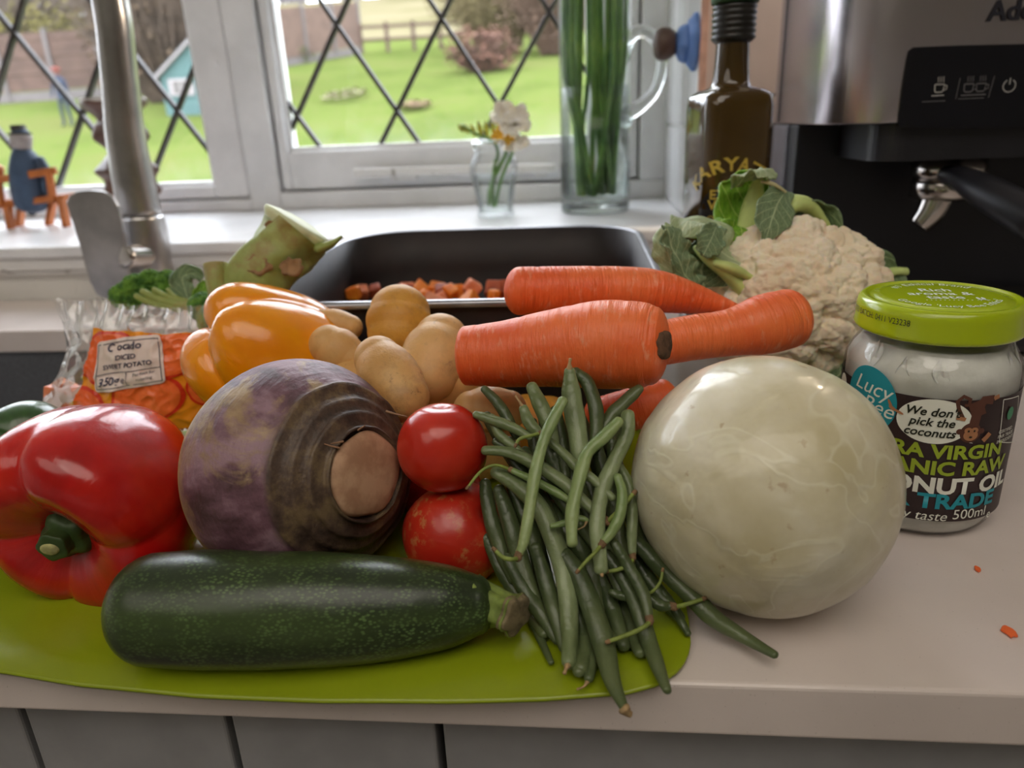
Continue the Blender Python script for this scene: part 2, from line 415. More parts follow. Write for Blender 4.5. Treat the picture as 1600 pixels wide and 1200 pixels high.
# fixed frame
bev(mk('window_frame', *join(box(xp0, xp1, .935, .985, SILL, WT), box(xp1, RX, .935, .985, SILL, SILL+.026), box(LX, xp0, .935, .985, SILL, SILL+.018),
    box(RX-.046, RX-.03, .975, .99, SILL+.02, WT), box(xp0-.012, xp1+.012, .975, .99, SILL, WT), box(LX, RX, .9755, .9905, SILL, SILL+.036), box(RX-.038, RX, .935, .985, SILL+.026, WT), box(LX, LX+.04, .935, .985, SILL, WT), box(LX, RX, .935, .985, WT-.04, WT)), mk_w, win2, smooth=False), .003)
def casement(parent, x0, x1, z0, z1, gx0, gx1, gz0, gz1):
    bev(mk('casement_frame', *join(box(x0, gx0, .943, .98, z0, z1), box(gx1, x1, .943, .98, z0, z1), box(gx0, gx1, .943, .98, z0, gz0), box(gx0, gx1, .943, .98, gz1, z1)), mk_w, parent, smooth=False), .0035)
    bev(mk('glazing_bead', *join(box(gx0-.001, gx0+.006, .951, .975, gz0, gz1), box(gx1-.006, gx1+.001, .951, .975, gz0, gz1), box(gx0, gx1, .951, .975, gz0-.001, gz0+.006), box(gx0, gx1, .951, .975, gz1-.006, gz1+.001)), mk_w, parent, smooth=False), .002)
casement(win2, xp1+.004, RX-.041, SILL+.029, WT-.043, xr, xR, zb, WT-.09)
casement(win1, LX+.043, xp0-.004, SILL+.020, WT-.043, LX+.09, xl, zl, WT-.09)
def edge_dirt_haze(z0):
    def f(n):
        g = n.new('NewGeometry'); z = n.xyz(g.outputs['Position'])[2]
        low = n.math('SUBTRACT', 1.0, n.mask(z, z0, z0+.05))
        fine = n.mask(n.noise(40, g.outputs['Position'], detail=8), .35, .8)
        a = n.math('MULTIPLY', n.math('MULTIPLY', low, fine), .16)
        b = n.math('MULTIPLY', n.mask(n.noise(9, g.outputs['Position'], detail=7), .5, .85), .012)
        return n.math('ADD', n.math('ADD', a, b), .006)  # besides the low edge dirt, pale haze added to imitate hazy bloom
    return f
m_pane1 = thin_glass('old_pane_glass_left', gl=.02, white_film=1, edge=edge_dirt_haze(zl)); m_pane2 = thin_glass('old_pane_glass', gl=.02, white_film=1, edge=edge_dirt_haze(zb))
def clip(poly, x0, x1, z0, z1):
    for ax, lim, sg in ((0, x0, 1), (0, x1, -1), (1, z0, 1), (1, z1, -1)):
        out = []
        for i, p in enumerate(poly):
            q = poly[(i+1) % len(poly)]; a = (p[ax]-lim)*sg; b = (q[ax]-lim)*sg
            if a >= 0: out.append(p)
            if a*b < 0: t = a/(a-b); out.append((p[0]+(q[0]-p[0])*t, p[1]+(q[1]-p[1])*t))
        poly = out
        if len(poly) < 3: return []
    return poly
def clipseg(p, q, x0, x1, z0, z1):
    t0, t1 = 0, 1; d = (q[0]-p[0], q[1]-p[1])
    for ax, lo, hi in ((0, x0, x1), (1, z0, z1)):
        a, b = (lo-p[ax])/d[ax], (hi-p[ax])/d[ax]
        t0 = max(t0, min(a, b)); t1 = min(t1, max(a, b))
    return None if t1-t0 < .01 else ((p[0]+d[0]*t0, p[1]+d[1]*t0), (p[0]+d[0]*t1, p[1]+d[1]*t1))
def leaded(parent, x0, x1, z0, z1, cx, cz, dx, dz, mat, vis):
    """diamond quarries and the cames between them; (cx, cz) is one crossing, dx the width and 2*dz the height of a diamond"""
    for i in range(-16, 17):
        for j in range(-9, 12):
            if (i+j) % 2: continue
            x, z = cx+i*dx/2, cz+j*dz
            poly = clip([(x, z), (x+dx/2, z+dz), (x, z+2*dz), (x-dx/2, z+dz)], x0, x1, z0, z1)
            if len(poly) > 2:
                k = random.uniform(-.0006, .0006); k2 = random.uniform(-.0006, .0006)
                P = [(a, GY+k*(a-x)/dx+k2*(b-z)/dz, b) for a, b in poly]
                mk('pane', P, [tuple(range(len(P)))], mat, parent, smooth=False)
    for sg in (1, -1):
        for i in range(-20, 24):
            p = (cx+i*dx-sg*8*dx/2, cz-8*dz); q = (cx+i*dx+sg*12*dx/2, cz+12*dz)
            s = clipseg(p, q, x0, x1, z0, z1)
            if s:
                y = GY+(.0012 if sg > 0 else -.0012)
                bev(mk('lead_came', *bar((s[0][0], y, s[0][1]), (s[1][0], y, s[1][1]), .0062, .0115, (0, 1, 0)), m_lead, parent, smooth=False), .0015)
c0 = px_(619, 174); c1_ = px_(466, 179)
leaded(win2, xr, xR, zb, WT-.09, (c0.x+c1_.x+.157)/2, (c0.z+c1_.z)/2, .157, .1225, m_pane2, 0)
c0 = px_(278, 174); c1_ = px_(128, 177)
leaded(win1, LX+.09, xl, zl, WT-.09, c0.x, (c0.z+c1_.z)/2, c0.x-c1_.x, .1225, m_pane1, 0)
# stay bar on the casement rail
a = at(553, 270, Y=.924); b = at(868, 262, Y=.924)
st = mk('window_stay', *join(bar(a, b, .011, .0125), bar(a+V3((.004, 0, -.004)), a+V3((.05, 0, -.004)), .009, .009), box(a.x+.055, a.x+.095, .925, .945, a.z-.014, a.z-.006),
     box(b.x-.03, b.x-.012, .925, .945, b.z-.012, b.z+.006)), m_worn, win2, smooth=False); bev(st, .0025)
lathe('screw_cap', [(0, .0016), (.004, .001), (.0045, 0)], px_(338, 98, .943), mk_w, win1, axis=(0, -1, 0), seg=16)

# ================================================================== GARDEN
def gz(y): return -.92 if y < 9 else -.92+(y-9)*.165
m_lawn = N('lawn_grass', .9, Specular_IOR_Level=0.0)
_a = m_lawn.noise(.35, detail=6); _b = m_lawn.noise(6, detail=6)
m_lawn.col(m_lawn.mix(m_lawn.mask(_b, .3, .75), m_lawn.ramp(_a, [(.38, glin(116, 156, 66)), (.5, glin(142, 180, 84)), (.72, glin(162, 176, 108))]), glin(162, 180, 110)))
m_lawn = m_lawn.m
ys = [1.0, 4, 9, 13, 17, 21, 25, 29, 33, 37, 41]
v, f = grid(len(ys), 30, lambda a, b: V3((-32+62*b, ys[int(round(a*(len(ys)-1)))], gz(ys[int(round(a*(len(ys)-1)))])+.12*pn(V3((b*9, a*5, 0))))))
g_ = mk('garden_lawn', v, f, m_lawn); tag(g_, 'green sloping lawn outside the window', 'lawn', kind='stuff')
m_field = N('field_grass', .9, Specular_IOR_Level=0.0); m_field.col(m_field.ramp(m_field.noise(.12, detail=7), [(.38, glin(176, 180, 134)), (.6, glin(200, 200, 160)), (.8, glin(170, 164, 130))])); m_field = m_field.m
v, f = grid(14, 20, lambda a, b: V3((-90+170*b, 41+75*a, gz(41)-.6+a*13.8+1.0*pn(V3((b*5, a*3, 2)))-.00*b)))
tag(mk('distant_field', v, f, m_field), 'pale yellow green field rising beyond the garden fence', 'field', kind='stuff')
# base-finding on the slope
def ground(px, py):
    d = at(px, py, t=1)-CAM
    for i in range(40, 600):
        p = CAM+d*(i*.1)
        if p.z <= gz(p.y): return p
    return CAM+d*30
m_fence = plain('weathered_fence_board', glin(150, 126, 110), .9, .15, 3)
m_fence2 = plain('pale_fence_board', glin(176, 152, 132), .9, .15, 3)
m_conc = plain('concrete_post', glin(176, 176, 172), .9, .08, 4)
def fence(name, A, B, h, nb, mat, label, vertical=False):
    A = V3(A); B = V3(B); t = thing(name, A, label, 'fence')
    n = nb; d = (B-A)/n
    for i in range(n+1):
        p = A+d*i; mk('post', *box(p.x-.06, p.x+.06, p.y-.06, p.y+.06, gz(p.y)-.2, gz(p.y)+h+.08), m_conc, t, smooth=False)
    for i in range(n):
        p = A+d*(i+.04); q = A+d*(i+.96); mk('gravel_board', *bar((p.x, p.y, gz(p.y)+.14), (q.x, q.y, gz(q.y)+.14), .05, .28), m_conc, t, smooth=False)
        if vertical:
            for k in range(12):
                a = p+(q-p)*(k/12); b = p+(q-p)*((k+.93)/12)
                mk('board', *prism([(a.x, a.y, gz(a.y)+.3), (b.x, b.y, gz(b.y)+.3), (b.x, b.y, gz(b.y)+h-.05*math.sin(i)), (a.x, a.y, gz(a.y)+h-.05*math.sin(i))], (0, .02+.01*(k % 2), 0)), mat, t, smooth=False)
        else:
            for k in range(7):
                z = .3+(h-.3)*(k+.5)/7; mk('board', *bar((p.x, p.y+.015*(k % 2), gz(p.y)+z), (q.x, q.y+.015*(k % 2), gz(q.y)+z), .02, (h-.3)/7*.96), mat, t, smooth=False)
L0 = ground(-60, 168); L1 = ground(330, 158)
fence('garden_fence', (L0.x, L0.y, gz(L0.y)), (L1.x, L0.y+1.5, gz(L0.y)), 1.9, 6, m_fence, 'brown lap panel fence with concrete posts at far left of the garden')
R0 = ground(434, 108); R1 = ground(566, 84)
fence('garden_fence', (R0.x, R0.y, gz(R0.y)), (R1.x, R1.y, gz(R1.y)), 2.0, 3, m_fence2, 'tan vertical board fence at the top left of the right window pane', True)
R2 = ground(900, 84)
t_ = thing('field_fence', R1, 'low open rail fence at the far end of the lawn', 'fence')
for k in range(9):
    p = R1.lerp(R2, k/8); mk('post', *box(p.x-.07, p.x+.07, R1.y-.07, R1.y+.07, gz(R1.y)-.2, gz(R1.y)+1.15), m_fence, t_, smooth=False)
for z in (.5, 1.0): mk('rail', *bar((R1.x, R1.y, gz(R1.y)+z), (R2.x, R1.y, gz(R1.y)+z), .04, .12), m_fence, t_, smooth=False)
# playhouse
P0 = ground(262, 183); sc_ = (P0-CAM).dot(FW)/F
hx0 = P0.x; hy = P0.y; hz = gz(hy); wd = 128*sc_; hh = 62*sc_; ap = 106*sc_
m_teal = plain('teal_painted_board', glin(118, 178, 174), .7, .05, 3); m_wtrim = plain('white_trim_paint', glin(236, 238, 236), .6)
ph = thing('playhouse', (hx0+wd/2, hy, hz-.1), 'small teal garden playhouse with white gable trim', 'playhouse')
nb = 12
for k in range(nb):
    z0, z1 = hz-.1+(ap+.1)*k/nb, hz-.1+(ap+.1)*(k+.94)/nb
    def hw(z):
        q = (z-hz-hh)/(ap-hh); return wd/2 if q < 0 else wd/2*(1-q)
    xm = hx0+wd/2
    mk('cladding_board', *prism([(xm-hw(z0), hy, z0), (xm+hw(z0), hy, z0), (xm+hw(z1)+.001, hy, z1), (xm-hw(z1)-.001, hy, z1)], (0, .03, 0)), m_teal, ph, smooth=False)
mk('wall', *prism([(hx0, hy+.03, hz-.1), (hx0+wd, hy+.03, hz-.1), (hx0+wd, hy+.03, hz+hh), (xm, hy+.03, hz+ap), (hx0, hy+.03, hz+hh)], (0, 1.6, 0)), m_teal, ph, smooth=False)
for sgn in (-1, 1):
    a = V3((xm, hy-.06, hz+ap+.04)); b = V3((xm+sgn*(wd/2+.14), hy-.06, hz+hh-.14))
    mk('gable_trim', *bar(a, b, .05, .14, (0, 1, 0)), m_wtrim, ph, smooth=False)
    mk('gable_trim', *prism([a+V3((0, 0, .08)), b+V3((0, 0, .08)), b, a], (0, .05, 0)), m_wtrim, ph, smooth=False)
    mk('roof', *prism([a+V3((0, 0, .10)), b+V3((0, 0, .10)), b+V3((0, 0, .03)), a+V3((0, 0, .03))], (0, 1.8, 0)), plain('roof_felt', glin(150, 168, 170), .9), ph, smooth=False)
w0, w1 = at(268, 150, Y=hy), at(301, 122, Y=hy)
wf = mk('window', *box(w0.x, w1.x, hy-.05, hy, w0.z, w1.z), m_wtrim, ph, smooth=False)
for i in range(2):
    for j in range(2):
        x0 = w0.x+(w1.x-w0.x)*(.18+.34*i); z0 = w0.z+(w1.z-w0.z)*(.16+.36*j)
        mk('pane', *box(x0, x0+(w1.x-w0.x)*.28, hy-.055, hy-.03, z0, z0+(w1.z-w0.z)*.3), plain('playhouse_pane', glin(120, 118, 104), .3), wf, smooth=False)
# person in the garden: one continuous skinned figure
Pp = ground(108, 197); kk = (Pp-CAM).dot(FW)*80/F/1.62
bx, by, bz = Pp.x, Pp.y, gz(Pp.y)
J = [((0, 0, .92), .12), ((0, 0, 1.15), .13), ((0, 0, 1.33), .13), ((0, 0, 1.44), .06), ((0, -.02, 1.56), .095), ((0, -.02, 1.63), .06),
     ((.17, 0, 1.34), .06), ((.24, -.03, 1.08), .045), ((.22, -.14, .86), .04), ((-.17, 0, 1.34), .06), ((-.26, -.03, 1.08), .045), ((-.25, -.12, .86), .04),
     ((.09, 0, .84), .09), ((.11, -.02, .46), .065), ((.12, .02, .06), .05), ((.13, -.12, .03), .04), ((-.09, 0, .84), .09), ((-.12, -.02, .46), .065), ((-.14, .02, .06), .05), ((-.15, -.12, .03), .04)]
Ed = [(0, 1), (1, 2), (2, 3), (3, 4), (4, 5), (2, 6), (6, 7), (7, 8), (2, 9), (9, 10), (10, 11), (0, 12), (12, 13), (13, 14), (14, 15), (0, 16), (16, 17), (17, 18), (18, 19)]
me = bpy.data.meshes.new('person'); me.from_pydata([V3(j[0])*kk for j in J], Ed, [])
bm = bmesh.new(); bm.from_mesh(me); lay = bm.verts.layers.skin.verify()
for vv, j in zip(bm.verts, J): vv[lay].radius = (j[1]*kk, j[1]*kk*.85)
bm.verts.ensure_lookup_table(); bm.verts[0][lay].use_root = True
bm.to_mesh(me); bm.free()
pm = N('blue_clothes', .8); _z = pm.xyz(pm.vec())[2]
pm.col(pm.ramp(pm.math('DIVIDE', _z, 1.7*kk), [(0, glin(70, 92, 108)), (.5, glin(84, 112, 146)), (.52, glin(62, 84, 120)), (.86, glin(66, 88, 124)), (.87, glin(196, 140, 120)), (.93, glin(196, 140, 120))], 'CONSTANT')); pm = pm.m
me.materials.append(pm); po = bpy.data.objects.new('person', me); link(po); po.location = (bx, by, bz)
po.modifiers.new('skin', 'SKIN'); po.modifiers.new('sub', 'SUBSURF').levels = 2; po.modifiers['sub'].render_levels = 2
tag(po, 'person in blue clothes standing on the lawn near the far left fence', 'person'); OFF[po] = V3((bx, by, bz))
g = lathe_geo([(.11, 0), (.105, .04), (.08, .08), (0, .1)], (0, -.02*kk, 1.6*kk), seg=14)
o = mk('hair', [V3(q)*1+V3((bx, by, bz)) for q in g[0]], g[1], plain('reddish_hair', glin(176, 92, 74), .9), po)
# hedges, shrubs and trees as twigs and leaves
def shrub(name, base, w, h, d, col, label, cat='shrub', twigs=260, leaves=900, up=1.0, lc=None, seed=1, ls=.10, tw=.02, droop=0):
    rnd = random.Random(seed); t = thing(name, base, label, cat); B = V3(base)
    v, f = [], []
    for i in range(twigs):
        a = rnd.uniform(0, 2*PI); q = rnd.random()**.5
        tip = V3((math.cos(a)*q*w/2, math.sin(a)*q*d/2, h*rnd.uniform(.55, 1)*(1-.35*q)))
        st = V3((tip.x*.25, tip.y*.25, h*.05*rnd.random())); mid = st.lerp(tip, .5)+V3((rnd.uniform(-1, 1), rnd.uniform(-1, 1), .5))*w*.06
        if droop: tip.z -= droop*h*q
        pts = [B+st, B+mid, B+tip]; r = tw*rnd.uniform(.6, 1.4)
        for k in range(2):
            g = bar(pts[k], pts[k+1], r*(1-.4*k), r*(1-.4*k), (0, 1, .1)); n0 = len(v); v += g[0]; f += [tuple(x+n0 for x in q_) for q_ in g[1]]
    mk('branches', v, f, plain(name+'_twig', col, .9, .2, 4), t, smooth=False)['kind'] = 'stuff'
    v, f = [], []
    for i in range(leaves):
        a = rnd.uniform(0, 2*PI); q = rnd.random()**.45; e = rnd.uniform(.12, 1)
        wq = math.sin(min(1, e*1.15+.12)*PI*.62+.35)
        p = B+V3((math.cos(a)*q*w/2*wq, math.sin(a)*q*d/2*wq, h*e+rnd.uniform(-.1, .1)*h))
        x = V3((rnd.gauss(0, 1), rnd.gauss(0, 1), rnd.gauss(0, .6))).normalized()*ls*rnd.uniform(.6, 1.3); y = V3((rnd.gauss(0, 1), rnd.gauss(0, 1), rnd.gauss(0, 1))).normalized()
        y = (y-x*y.dot(x)/x.length_squared).normalized()*ls*.45
        n0 = len(v); v += [p-x, p-y, p+x, p+y]; f += [(n0, n0+1, n0+2, n0+3)]
    if leaves:
        o = mk('foliage', v, f, plain(name+'_leaf', lc or col, .9, .25, 2), t, smooth=False); o['kind'] = 'stuff'
    return t
def G(px, Y, dz=0): p = at(px, 100, Y=Y); return V3((p.x, Y, gz(min(Y, 41))+dz))
YF = L0.y+2.5
shrub('bare_shrub', G(45, YF+3), 7, 5.2, 3, glin(168, 158, 140), 'pale leafless shrub rising behind the far left fence', twigs=900, leaves=500, lc=glin(184, 170, 140), seed=2, tw=.035)
shrub('bare_shrub', G(-60, YF+5), 6, 6, 3, glin(160, 148, 134), 'pale bare shrub at the extreme left of the garden', twigs=700, leaves=400, lc=glin(170, 158, 136), seed=12, tw=.035)
shrub('hedge', G(70, YF+1.5), 9, 2.5, 1.0, glin(150, 150, 90), 'yellow green hedge topping the left fence', 'hedge', twigs=300, leaves=1800, lc=glin(190, 190, 92), seed=3, ls=.09)
shrub('bare_shrub', G(262, hy+2.5), 5.0, 5.2, 2.5, glin(134, 118, 96), 'brown twiggy shrub behind the teal playhouse', twigs=1000, leaves=1600, lc=glin(160, 140, 108), seed=4, tw=.03)
shrub('bare_shrub', G(330, hy+4), 4.4, 6.4, 2.5, glin(150, 132, 110), 'tall brown leafless shrub right of the playhouse roof', twigs=700, leaves=900, lc=glin(168, 148, 120), seed=5, tw=.03)
shrub('willow_shrub', G(780, R1.y-3), 5.6, 5.6, 3, glin(176, 166, 110), 'olive yellow drooping shrub at the right of the lawn', twigs=900, leaves=2600, lc=glin(190, 184, 120), seed=6, droop=.3, ls=.1)
shrub('willow_shrub', G(870, R1.y-5), 4.4, 5.0, 3, glin(156, 130, 104), 'brown twiggy shrub right of the olive drooping one', twigs=700, leaves=1300, lc=glin(168, 142, 116), seed=7, ls=.1)
shrub('low_shrub', G(752, R1.y-9), 2.4, 1.2, 1.6, glin(150, 120, 96), 'low reddish brown shrub in front of the olive drooping one', twigs=260, leaves=700, lc=glin(172, 128, 104), seed=8)
shrub('low_shrub', G(446, R1.y-3), 2.6, .7, 1.6, glin(120, 130, 80), 'low green clump at the foot of the tan board fence', twigs=80, leaves=500, lc=glin(130, 150, 84), seed=9)
for i, (px, Y, h, w) in enumerate([(470, 118, 20, 16), (560, 122, 17, 12), (620, 124, 22, 12), (700, 118, 19, 14), (790, 116, 22, 16), (380, 116, 22, 18), (250, 116, 24, 18), (120, 116, 24, 18), (0, 116, 22, 18)]):
    p = at(px, 100, Y=Y); base = V3((p.x, Y, gz(41)-.6+13.6))
    shrub('bare_tree', base, w, h, 6, glin(150, 150, 150), ['leafless tree on the skyline above the tan fence', 'leafless tree on the skyline left of the crossing leads', 'slender bare tree on the skyline over the middle of the field', 'bare tree on the skyline over the right of the field', 'bare tree on the skyline behind the olive shrub',
          'bare skyline tree hidden by the window post', 'bare skyline tree behind the playhouse shrubs', 'bare skyline tree behind the tap', 'bare skyline tree at the far left'][i], 'tree', twigs=150, leaves=0, seed=20+i, tw=.22)
# dry patches and fallen things on the lawn
for px, py, w, c, l in ((540, 154, .9, glin(226, 220, 180), 'pale dry patch of cut grass left of centre on the lawn'), (648, 172, .55, glin(206, 178, 130), 'tan leaf pile right of centre on the lawn')):
    p = ground(px, py); rnd = random.Random(px); v, f = [], []
    for k in range(160):
        a = rnd.uniform(0, 2*PI); q = rnd.random()**.5*w*.5; c_ = V3((p.x+math.cos(a)*q*1.3, p.y+math.sin(a)*q*2, 0)); c_.z = gz(c_.y)+.10+.05*rnd.random()
        x = V3((rnd.uniform(-1, 1), rnd.uniform(-1, 1), .1))*.07; y = V3((-x.y, x.x, .02)); n0 = len(v); v += [c_-x, c_-y, c_+x, c_+y]; f.append((n0, n0+1, n0+2, n0+3))
    tag(mk('grass_clippings' if px < 600 else 'leaf_litter', v, f, plain('litter_%s' % ('pale' if px < 600 else 'tan'), c, .9), smooth=False), l, 'litter', kind='stuff')

# ================================================================== TAP, TIN, APPLIANCE
m_steel = N('brushed_steel', .28, Metallic=1); m_steel.col(m_steel.ramp(m_steel.noise(30), [(.38, lin(168, 165, 164)), (.62, lin(188, 185, 184))])); m_steel.bump(m_steel.noise(400, m_steel.vec(scale=(1, 1, .04))), .12); m_steel = m_steel.m
m_mirror = N('polished_steel', .16, Metallic=1); m_mirror.col(lin(190, 184, 180)); m_mirror = m_mirror.m
m_black = plain('satin_black_plastic', lin(26, 26, 32), .42, .1, 40)
m_blackg = plain('gloss_black_panel', lin(16, 17, 24), .08, .05, 10)
TY = .555
tap = thing('kitchen_tap', at(235, 478, Y=TY), 'brushed steel kitchen tap with flat paddle lever behind the vegetables', 'tap')
k_ = lambda px: px*(at(200, 200, Y=TY)-CAM).dot(FW)/F
loft('spout', [at(x, y, Y=TY) for x, y in ((166, -60), (171, -10), (179, 40), (184, 90), (190, 150), (196, 210), (207, 275), (219, 335))], [k_(r) for r in (25, 25.5, 26, 26, 27, 29, 31, 33)], m_steel, tap, n=40, seg=32, cap0=0, cap1=0, up=(0, 1, 0))
loft('tap_body', [at(x, y, Y=TY) for x, y in ((219, 337), (226, 375), (233, 420), (240, 482))], [k_(r) for r in (35, 37, 38, 39)], m_steel, tap, n=16, seg=32, cap0=.08, cap1=0, up=(0, 1, 0))
loft('base_ring', [at(240, 478, Y=TY)+V3((0, 0, .006)), at(240, 484, Y=TY)], [k_(44), k_(45)], m_steel, tap, n=4, seg=32, cap0=.1, cap1=0, up=(0, 1, 0))
LY = .515
loft('lever_joint', [at(243, 398, Y=TY), at(192, 402, Y=LY)], [k_(21), k_(19)], m_mirror, tap, n=6, seg=24, cap0=.2, cap1=.1)
lp = [(103, 318), (108, 306), (120, 299), (140, 297), (160, 299), (174, 306), (183, 322), (190, 350), (196, 390), (200, 430), (198, 455), (188, 466), (165, 468), (150, 460), (140, 440), (126, 390), (112, 345)]
o = mk('lever', *prism([at(x, y, Y=LY) for x, y in lp], (0, .005, 0)), m_steel, tap, smooth=False); bev(o, .0012, 3)

# roasting tin
m_tin = N('dark_nonstick', .6); m_tin.col(m_tin.ramp(m_tin.noise(14, detail=6), [(.38, lin(30, 24, 26)), (.62, lin(44, 34, 34)), (.85, lin(76, 50, 44))])); m_tin.bump(m_tin.noise(120), .15); m_tin = m_tin.m
TZ = .0866
fl, fr = at(430, 471, z=TZ), at(1020, 470, z=TZ); bk = at(800, 362, z=TZ)
tx0, tx1, ty0, ty1 = fl.x-.030, .050, (fl.y+fr.y)/2, at(800, 357, z=TZ).y
def rrc(x0, y0, x1, y1, r, n=8): return rr(x0, y0, x1, y1, r, n)
tin = thing('roasting_tin', ((tx0+tx1)/2, (ty0+ty1)/2, 0), 'dark nonstick roasting tin holding orange cubes behind the potatoes', 'roasting tin')
def ringstack(name, stack, mat, parent, closed=True):
    v = []; n = None
    for (x0, y0, x1, y1, r, z) in stack:
        R_ = rrc(x0, y0, x1, y1, r); n = len(R_); v += [(x, y, z) for x, y in R_]
    f = [(i*n+k, i*n+(k+1) % n, (i+1)*n+(k+1) % n, (i+1)*n+k) for i in range(len(stack)-1) for k in range(n)]
    if closed: f += [tuple(range(n)), tuple((len(stack)-1)*n+k for k in range(n))]
    return mk(name, v, f, mat, parent)
i_ = lambda d, r, z: (tx0+d, ty0+d, tx1-d, ty1-d, r, z)
ringstack('tin_body', [i_(.012, .045, .001), i_(.004, .055, .008), i_(.002, .058, .05), i_(0, .06, TZ-.004), i_(0, .06, TZ), i_(.003, .057, TZ), i_(.005, .055, .05), i_(.009, .05, .012), i_(.02, .04, .006)], m_tin, tin)
ringstack('rim', [i_(-.004, .064, TZ-.003), i_(-.0045, .064, TZ-.0005), i_(-.003, .063, TZ+.001), i_(.0, .06, TZ+.0014), i_(.0015, .058, TZ+.0004)], plain('worn_rim', lin(150, 150, 156), .3, .15, 30, Metallic=.9), tin, closed=False)
# roasted cubes
def cube_geo(c, s, rnd, rot=None):
    g = box(-1, 1, -1, 1, -1, 1); R_ = Matrix.Rotation(rnd.uniform(0, PI), 3, V3((rnd.gauss(0, 1), rnd.gauss(0, 1), rnd.gauss(0, 1))).normalized())
    return [V3(c)+R_@V3((x*s*rnd.uniform(.75, 1.15), y*s*rnd.uniform(.75, 1.1), z*s*rnd.uniform(.7, 1.1))) for x, y, z in g[0]], g[1]
def orange(name, a, b, rough=.45):
    n = N(name, rough, Subsurface_Weight=.15, Subsurface_Radius=(.004, .002, .001)); n.col(n.ramp(n.noise(90), [(.38, a), (.62, b)])); n.bump(n.noise(260), .25); return n.m
m_cu = [orange('roasted_orange', lin(232, 120, 30), lin(246, 150, 44)), orange('roasted_pink_orange', lin(226, 128, 88), lin(242, 156, 116)), orange('roasted_dark_orange', lin(150, 62, 30), lin(190, 90, 44))]
cubes = [(478, 455, 17, 1, 'pink orange roasted cube beside the broccoli stem, leftmost in the tin'), (530, 459, 13, 1, 'salmon roasted cube, second from the left in the tin'), (552, 458, 14, 0, 'bright orange roasted cube left of the two salmon cubes in the tin'),
         (566, 456, 13, 1, 'salmon roasted cube just left of the upright potato'), (586, 454, 12, 2, 'dark orange roasted cube touching the upright potato outline'), (690, 455, 13, 2, 'dark orange roasted cube just right of the upright potato'),
         (703, 457, 14, 0, 'orange wedge of roasted root right of the upright potato'), (738, 450, 16, 1, 'tallest salmon roasted cube left of the carrots'), (735, 464, 12, 0, 'small bright orange cube at the foot of the tallest salmon cube'),
         (772, 461, 11, 0, 'bright orange cube nearest the tip of the rear carrot'), (512, 462, 10, 2, 'small dark orange cube low between the salmon cubes at left'), (605, 460, 11, 0, 'orange cube hidden mostly by the upright potato'), (682, 463, 11, 0, 'low orange cube hard against the tin rim right of the upright potato')]
rnd = random.Random(5)
for i, (x, y, s, m, l) in enumerate(cubes):
    c = at(x, y, Y=ty1-.05-.03*rnd.random()); sz = s*(c-CAM).dot(FW)/F
    o = mk('roasted_cube', *cube_geo(c, sz*.8, rnd), m_cu[m], smooth=False); bev(o, .0022, 3); tag(o, l, 'roasted cube', 'roasted orange cubes in the dark tin')
# lower layer the visible ones lie on
for i in range(46):
    c = V3((rnd.uniform(tx0+.04, tx1-.04), rnd.uniform(ty1-.11, ty1-.035), .016+.018*(i % 2)))
    o = mk('roasted_cube', *cube_geo(c, .009, rnd), m_cu[i % 3], smooth=False); bev(o, .002, 2); tag(o, 'roasted orange cube in the lower layer on the bottom of the dark tin', 'roasted cube', 'roasted orange cubes in the lower layer of the tin')

# ------------------------------------------------------------------ espresso machine
EX, EYB, EYF, EZ = .180, .54, .372, .174
es = thing('espresso_machine', (.33, .46, 0), 'stainless steel espresso machine with black front panel at right', 'coffee machine')
def plan(x0, x1, y0, y1, r, n=8):   # front-left corner rounded
    P = [(x1, y0), (x1, y1), (x0, y1)]
    return P + [(x0+r-r*math.cos(PI/2*i/n), y0+r-r*math.sin(PI/2*i/n)) for i in range(n+1)]
m_essteel = N('brushed_steel_housing', .27, Metallic=1); m_essteel.col(lin(196, 190, 196)); m_essteel.bump(m_essteel.noise(600, m_essteel.vec(scale=(1, 1, .02))), .08); m_essteel = m_essteel.m
o = mk('housing', *prism([(x, y, EZ) for x, y in plan(EX, .62, EYF, EYB, .045)], (0, 0, .16)), m_essteel, es); bev(o, .002, 2)
for p in o.data.polygons: p.use_smooth = True
mk('housing_seam', *box(EX-.0006, EX+.01, EYB-.018, EYB-.0165, EZ+.001, EZ+.158), m_dark, es, smooth=False)
bev(mk('rear_column', *box(EX+.002, .60, EYB-.075, EYB+.045, .012, EZ), plain('blue_black_plastic', lin(20, 21, 30), .5, .1, 30), es, smooth=False), .003)
bev(mk('side_strip', *box(EX-.0005, EX+.012, EYB-.052, EYB-.004, .012, EZ-.001), plain('grey_side_strip', lin(96, 96, 106), .35), es, smooth=False), .002)
o = mk('head_underside', *join(prism([(x, y, EZ-.0275) for x, y in plan(EX+.036, .62, EYF+.006, EYB-.06, .02)], (0, 0, .0268))), m_black, es, smooth=False); bev(o, .006, 3)
bev(mk('drip_tray', *box(EX+.03, .60, EYF-.02, EYB-.07, .004, .030), m_black, es, smooth=False), .006)
bev(mk('tray_grille', *box(EX+.038, .59, EYF-.012, EYB-.08, .0302, .0325), m_mirror, es, smooth=False), .001)
for x in (EX+.03, .58): lathe('foot', [(0, 0), (.012, 0), (.012, .012), (0, .012)], (x, EYB-.03, 0), m_black, es, seg=16)
fy = EYF-.0012
fp = lambda x, y, d=0: at(x, y, Y=fy-d)
pnl = [(1403, 198), (1404, 180), (1409, 140), (1417, 92), (1420, 80), (1428, 74), (1500, 71), (1640, 68), (1640, 200), (1500, 199)]
o = mk('control_panel', *prism([fp(x, y) for x, y in pnl], (0, .002, 0)), m_blackg, es, smooth=False)
